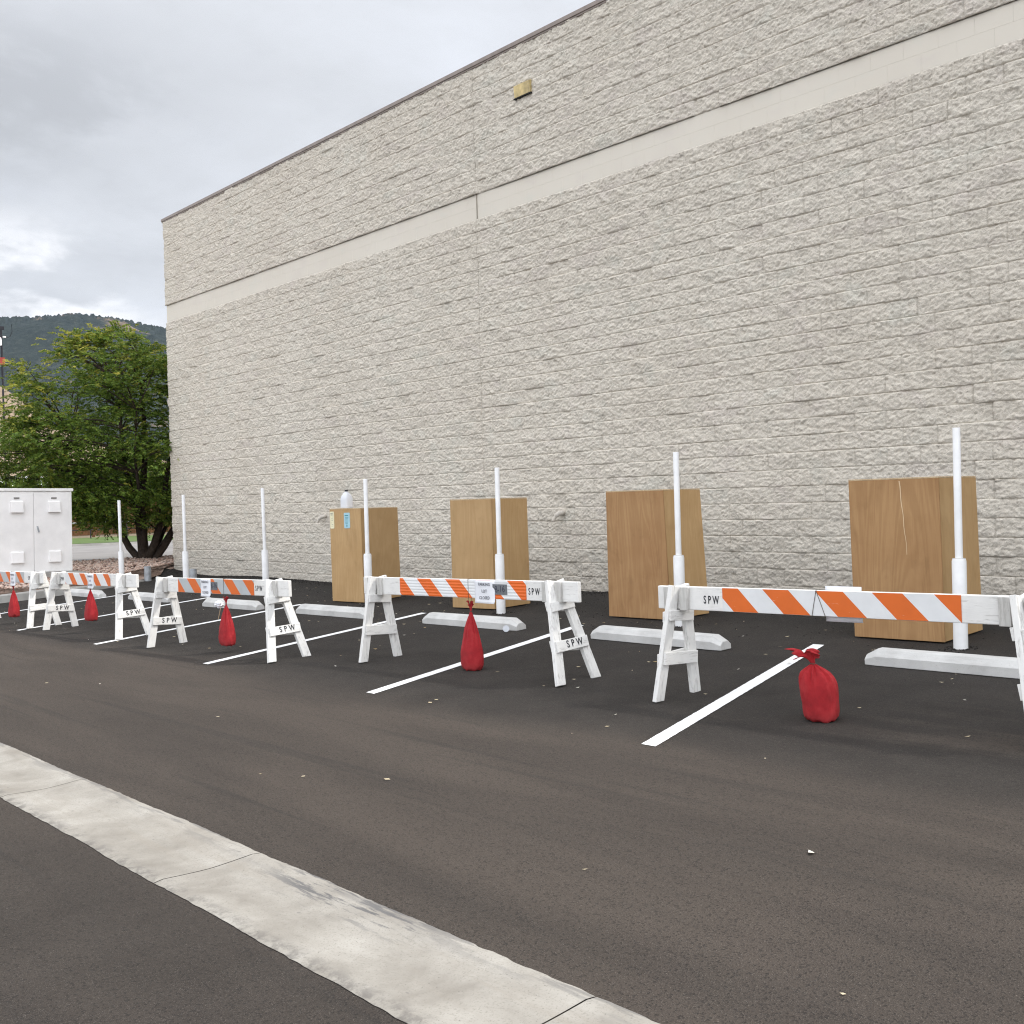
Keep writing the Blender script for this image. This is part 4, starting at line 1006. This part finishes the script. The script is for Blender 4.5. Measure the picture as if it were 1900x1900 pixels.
for c in clusters:
    cpos = Vector(c[:3]); src, r_ = min(allp, key=lambda a: (a[0]-cpos).length+max(0, a[0].z-cpos.z+.2)*2.5)
    mid = src.lerp(cpos, .5)+Vector((rt.uniform(-.15, .15), rt.uniform(-.15, .15), rt.uniform(.0, .22))); lb_.tube([src, mid, cpos], [min(.035, r_*.7), .018, .006], 5)
lb_.build('branches', M_BARK, tree, smooth=True)
# leaves: drooping pinnate sprays in every cluster
LV, LF, YG = [], [], []
nl = 0
Pn = []; Dn = []; Sz = []; Yg = []
for c in clusters:
    cpos = np.array(c[:3]); z = c[4]; le = np.interp(z, prz, prl); ri = np.interp(z, prz, prr); edge = max(0, abs(c[3]-(le-ri)/2)/((le+ri)/2)); top = max(0, (z-3.2)/3.2)
    nsp = int(rt.uniform(28, 50)); tg = np.interp(c[3], topl, topz)-z; big = rt.uniform(.34, .60) if tg > .7 else rt.uniform(.26, .36)
    for s_ in range(nsp):
        o_ = np.array([rt.gauss(0, 1), rt.gauss(0, 1), rt.gauss(0, .55)]); o_ = o_*big*.52
        st_ = cpos+o_; dr = np.array([o_[0]+rt.gauss(0, .12), o_[1]+rt.gauss(0, .12), rt.uniform(-.22, .10)+.25*top]); dr /= (np.linalg.norm(dr)+1e-6)
        L = rt.uniform(.16, .34); yg = min(1, .28*edge**2+.55*top*rt.random()+.35*(o_[2] > .12)*rt.random()+(.35 if rt.random() < .06 else 0))  # upper and outer leaves yellower: sunlight put into the colour
        m_n = 9
        side = np.cross(dr, [0, 0, 1.]); side /= (np.linalg.norm(side)+1e-6)
        for i in range(m_n):
            u = (i+.5)/m_n; p_ = st_+dr*L*u+np.array([0, 0, -.10*L*u*u*3])
            for sg in (-1, 1):
                dv = side*sg+dr*.6+np.array([rt.gauss(0, .25), rt.gauss(0, .25), rt.gauss(-.25, .25)]); dv /= np.linalg.norm(dv)
                Pn.append(p_); Dn.append(dv); Sz.append(rt.uniform(.060, .105)*(1-.3*abs(u-.5))); Yg.append(yg)
Pn = np.array(Pn); Dn = np.array(Dn); Sz = np.array(Sz); Yg = np.array(Yg); n = len(Pn)
rv = rng.normal(size=(n, 3)); rv[:, 2] += 1.2; wv_ = np.cross(Dn, rv); wv_ /= np.linalg.norm(wv_, axis=1)[:, None]
A = Pn; B_ = Pn+Dn*(Sz*.5)[:, None]+wv_*(Sz*.24)[:, None]; Cc = Pn+Dn*Sz[:, None]; D_ = Pn+Dn*(Sz*.5)[:, None]-wv_*(Sz*.24)[:, None]
V = np.stack([A, B_, Cc, D_], 1).reshape(-1, 3); Fq = np.arange(n*4).reshape(n, 4)
cr_o = np_mesh('crown', V, Fq, M_LEAF, tree)
at = cr_o.data.attributes.new('sunlit_yellow', 'FLOAT', 'POINT'); at.data.foreach_set('value', np.repeat(Yg, 4).astype(np.float32))

# ------------------------------------------------------------ things beyond the street
M_FEN = m_plain('stained_fence_board', (.10, .052, .024), .85, .15, .12, 4)
fn = thing('board_fence', 'brown stained board fence beyond the lawn, under the tree', 'fence', (-57.5, 14, 0))
for i in range(9):
    q = MB(); q.box(-.06, .06, i*2.4-.06, i*2.4+.06, -.1, 1.75); q.build('fence_post', M_FEN, fn)
q = MB()
for i in range(9*16-16): q.box(-.02, .005+.004*(i % 2), .06+i*.15, .06+i*.15+.142, .06, 1.65+.02*random.random())
q.build('fence_boards', M_FEN, fn)
rl = thing('metal_railing', 'low dark metal railing on the lawn in front of the brown fence', 'railing', (-52.5, 17.5, .0), (0, 0, R(-8)))
q = MB(); q.tube([(0, 0, .75), (0, 5.0, .75)], .03, 8); q.build('rail', M_GALV, rl)
q = MB(); q.tube([(0, 0, .42), (0, 5.0, .42)], .022, 8); q.build('rail', M_BLK, rl)
for i in range(4): q = MB(); q.tube([(0, i*1.66, 0), (0, i*1.66, .75)], .028, 8); q.build('railing_post', M_BLK, rl)
far_b = thing('lodge_building', 'low far building with pale green roof trim half hidden behind the tree', 'building', (-84, 12, -.9), (0, 0, R(-6)))
q = MB(); q.box(-10, 0, 0, 15, -.3, 3.0); q.build('wall', m_plain('tan_siding', (.38, .27, .20), .85), far_b)
q = MB(); q.add([(1.2, -1, 3.05), (1.2, 16, 3.05), (-5, 16, 5.0), (-5, -1, 5.0), (-11, -1, 3.05), (-11, 16, 3.05)], [(0, 1, 2, 3), (3, 2, 5, 4), (0, 3, 4), (1, 5, 2), (0, 4, 5, 1)]); q.build('roof', m_plain('white_metal_roof', (.68, .70, .70), .5, .4, .03, 1), far_b)
q = MB(); q.box(1.2, 1.35, -1, 16, 2.55, 3.15); q.build('fascia', m_plain('pale_green_fascia', (.30, .50, .38), .6), far_b)
for i in range(3):
    q = MB(); q.box(.005, .06, 1.5+i*4.2, 3.3+i*4.2, 1.0, 2.3); wn = q.build('window', m_plain('dark_glass', (.03, .035, .04), .15, .6) if i == 0 else bpy.data.materials['dark_glass'], far_b)
# weather mast
mast = thing('weather_mast', 'slim dark mast with white sensor shield and red box at the left edge', 'weather mast', (-42.1, 12.45, -.1))
q = MB(); q.tube([(0, 0, 0), (0, .0, 8.05)], .035, 8); q.build('mast_pole', M_BLK, mast)
q = MB(); q.lathe([(.05, 7.40), (.10, 7.41), (.10, 7.60), (.085, 7.68), (.04, 7.71)], 14, (.0, -.09, 0)); q.build('sensor_shield', M_CAB, mast)
q = MB(); q.lathe([(.06, 7.70), (.06, 7.75)], 12, (.0, .10, 0)); q.build('sensor_cap', M_CAB, mast)
q = MB(); q.box(-.07, .07, -.10, .08, 6.72, 6.98); q.build('red_box', m_plain('red_plastic', (.30, .05, .04), .6), mast)
q = MB(); q.tube([(0, -.9, 8.25), (0, -.45, 8.2), (0, -.1, 8.08), (0, 0, 8.0)], .014, 6); q.build('antenna_arm', M_BLK, mast)
q = MB(); q.tube([(0, .10, 7.68), (0, .30, 7.75), (0, .38, 7.95), (0, .36, 8.2)], .012, 6); q.build('cable', M_BLK, mast)
q = MB(); q.box(-.03, .03, -.06, .10, 7.98, 8.10); q.build('anemometer', M_BLK, mast)
# background shrubs/trees beyond the street so the crown's lower gaps are not empty
def bush(name, label, loc, sx, sz, n_, seed, group=None):
    rr = np.random.default_rng(seed); t = thing(name, label, 'tree', loc, group=group)
    th = rr.uniform(0, 6.28, n_); ph = np.arccos(rr.uniform(-.5, 1, n_)); r = rr.uniform(.55, 1, n_)**.5*(1+.25*np.sin(th*3+seed)*np.sin(ph*4))
    P_ = np.stack([sx*r*np.sin(ph)*np.cos(th), sx*r*np.sin(ph)*np.sin(th), sz*(.55+.5*r*np.cos(ph))], 1)
    D = rr.normal(size=(n_, 3)); D /= np.linalg.norm(D, axis=1)[:, None]; W_ = np.cross(D, rr.normal(size=(n_, 3))); W_ /= np.linalg.norm(W_, axis=1)[:, None]; s_ = rr.uniform(.14, .30, n_)[:, None]
    V = np.stack([P_-D*s_*.5, P_+W_*s_*.3, P_+D*s_*.5, P_-W_*s_*.3], 1).reshape(-1, 3)
    np_mesh('crown', V, np.arange(n_*4).reshape(n_, 4), M_LEAF, t); q = MB(); q.tube([(0, 0, -.1), (0, 0, sz*.5)], [.14, .07], 8); q.build('trunk', M_BARK, t)
bush('background_tree', 'dark rounded tree beyond the street, directly behind the multi-stemmed tree', (-62, 24.5, 0), 3.2, 4.4, 9000, 3)
bush('background_tree', 'dark background tree beside the building corner, beyond the street', (-61, 29.8, 0), 3.0, 4.0, 9000, 5)
bush('background_tree', 'dark background tree behind the right half of the white cabinet', (-64, 19.0, 0), 2.6, 2.9, 7000, 8)

# ------------------------------------------------------------ hills
def m_mount():
    m, nb, p, oc = mat('forested_mountain')
    a = nb.noise(oc, .0032, 6, .6, .4); f = nb.noise(oc, .05, 5, .75); f2 = nb.noise(oc, .016, 5, .7)
    c = nb.ramp(f, [(.32, (.012, .018, .017)), (.55, (.028, .036, .032)), (.75, (.065, .072, .060))])
    c = nb.mix(nb.mapr(nb.math('ADD', a, nb.math('MULTIPLY', f2, .35)), .76, .86, 0, .8), c, (.23, .17, .125))
    setc(nb, p, c, 1, .02, f, 1, 6); return m
def m_hill():
    m, nb, p, oc = mat('dry_hillside')
    a = nb.noise(oc, .02, 6, .65, .5); f = nb.noise(oc, .35, 5, .75)
    c = nb.ramp(a, [(.3, (.22, .165, .12)), (.7, (.36, .28, .21))]); c = nb.mix(nb.mapr(f, .58, .70, 0, .7), c, (.075, .08, .045))
    setc(nb, p, c, 1, .02, f, 1, 1.0); return m
def ridge(name, az0, az1, naz, prof_az, prof_t, rd, r_in, r_out, nr, m_, jag, seed, tree_h=0):
    az = np.radians(np.linspace(az0, az1, naz)); rr_ = np.linspace(r_in, r_out, nr); AZ, RR = np.meshgrid(az, rr_)
    tt = np.interp(np.degrees(AZ), prof_az, prof_t); hpk = tt*rd+CAMZ
    u = np.clip((RR-r_in)/(rd-r_in), 0, 1); dn = np.clip((RR-rd)/(r_out-rd), 0, 1)
    X, Y = RR*np.sin(AZ), RR*np.cos(AZ)
    k = 1/(rd*.12); n_ = fbm(X*k+3, Y*k, 5, seed)
    h = hpk*(u**1.25)*(1-dn**1.5*.6)+hpk*jag*n_*(np.clip(u*2, 0, 1))*(1-.98*np.exp(-((RR-rd)/(rd*.08))**2))
    if tree_h: h = h+tree_h*(hash2((AZ*1e4).astype(np.int64), (RR*.3).astype(np.int64), 3))*np.exp(-((RR-rd)/(rd*.04))**2)
    h = h-2
    o = np_mesh(name, np.stack([X, Y, h], -1).reshape(-1, 3), grid_faces(naz, nr)[:, ::-1], m_, smooth=True); return tag(o, kind='structure')
ridge('mountain', -112, -28, 1400, [-112, -95, -85, -78, -75, -73.55, -72, -70.5, -69.7, -68, -66.4, -64, -58.5, -50, -40, -28], [.09, .11, .12, .137, .152, .1612, .1632, .1662, .1665, .1625, .1565, .150, .134, .12, .10, .08], 3200, 1300, 4200, 130, m_mount(), .22, 9, 9)
ridge('dry_hill', -125, -35, 360, [-125, -100, -82, -76, -73.7, -72.4, -71, -69, -66, -60, -35], [.08, .12, .14, .125, .110, .094, .074, .058, .045, .03, .01], 550, 260, 800, 70, m_hill(), .10, 17)

# ------------------------------------------------------------ air
hm_ = bpy.data.materials.new('haze_air'); hm_.use_nodes = True; t = hm_.node_tree; t.nodes.clear(); o = t.nodes.new('ShaderNodeOutputMaterial'); v = t.nodes.new('ShaderNodeVolumePrincipled')
v.inputs['Color'].default_value = (.66, .80, 1, 1); v.inputs['Density'].default_value = .00003; v.inputs['Anisotropy'].default_value = .2; t.links.new(v.outputs[0], o.inputs['Volume'])
q = MB(); q.box(-4700, 4700, -4700, 4700, -8, 900); hz = q.build('haze', hm_); tag(hz, kind='stuff')
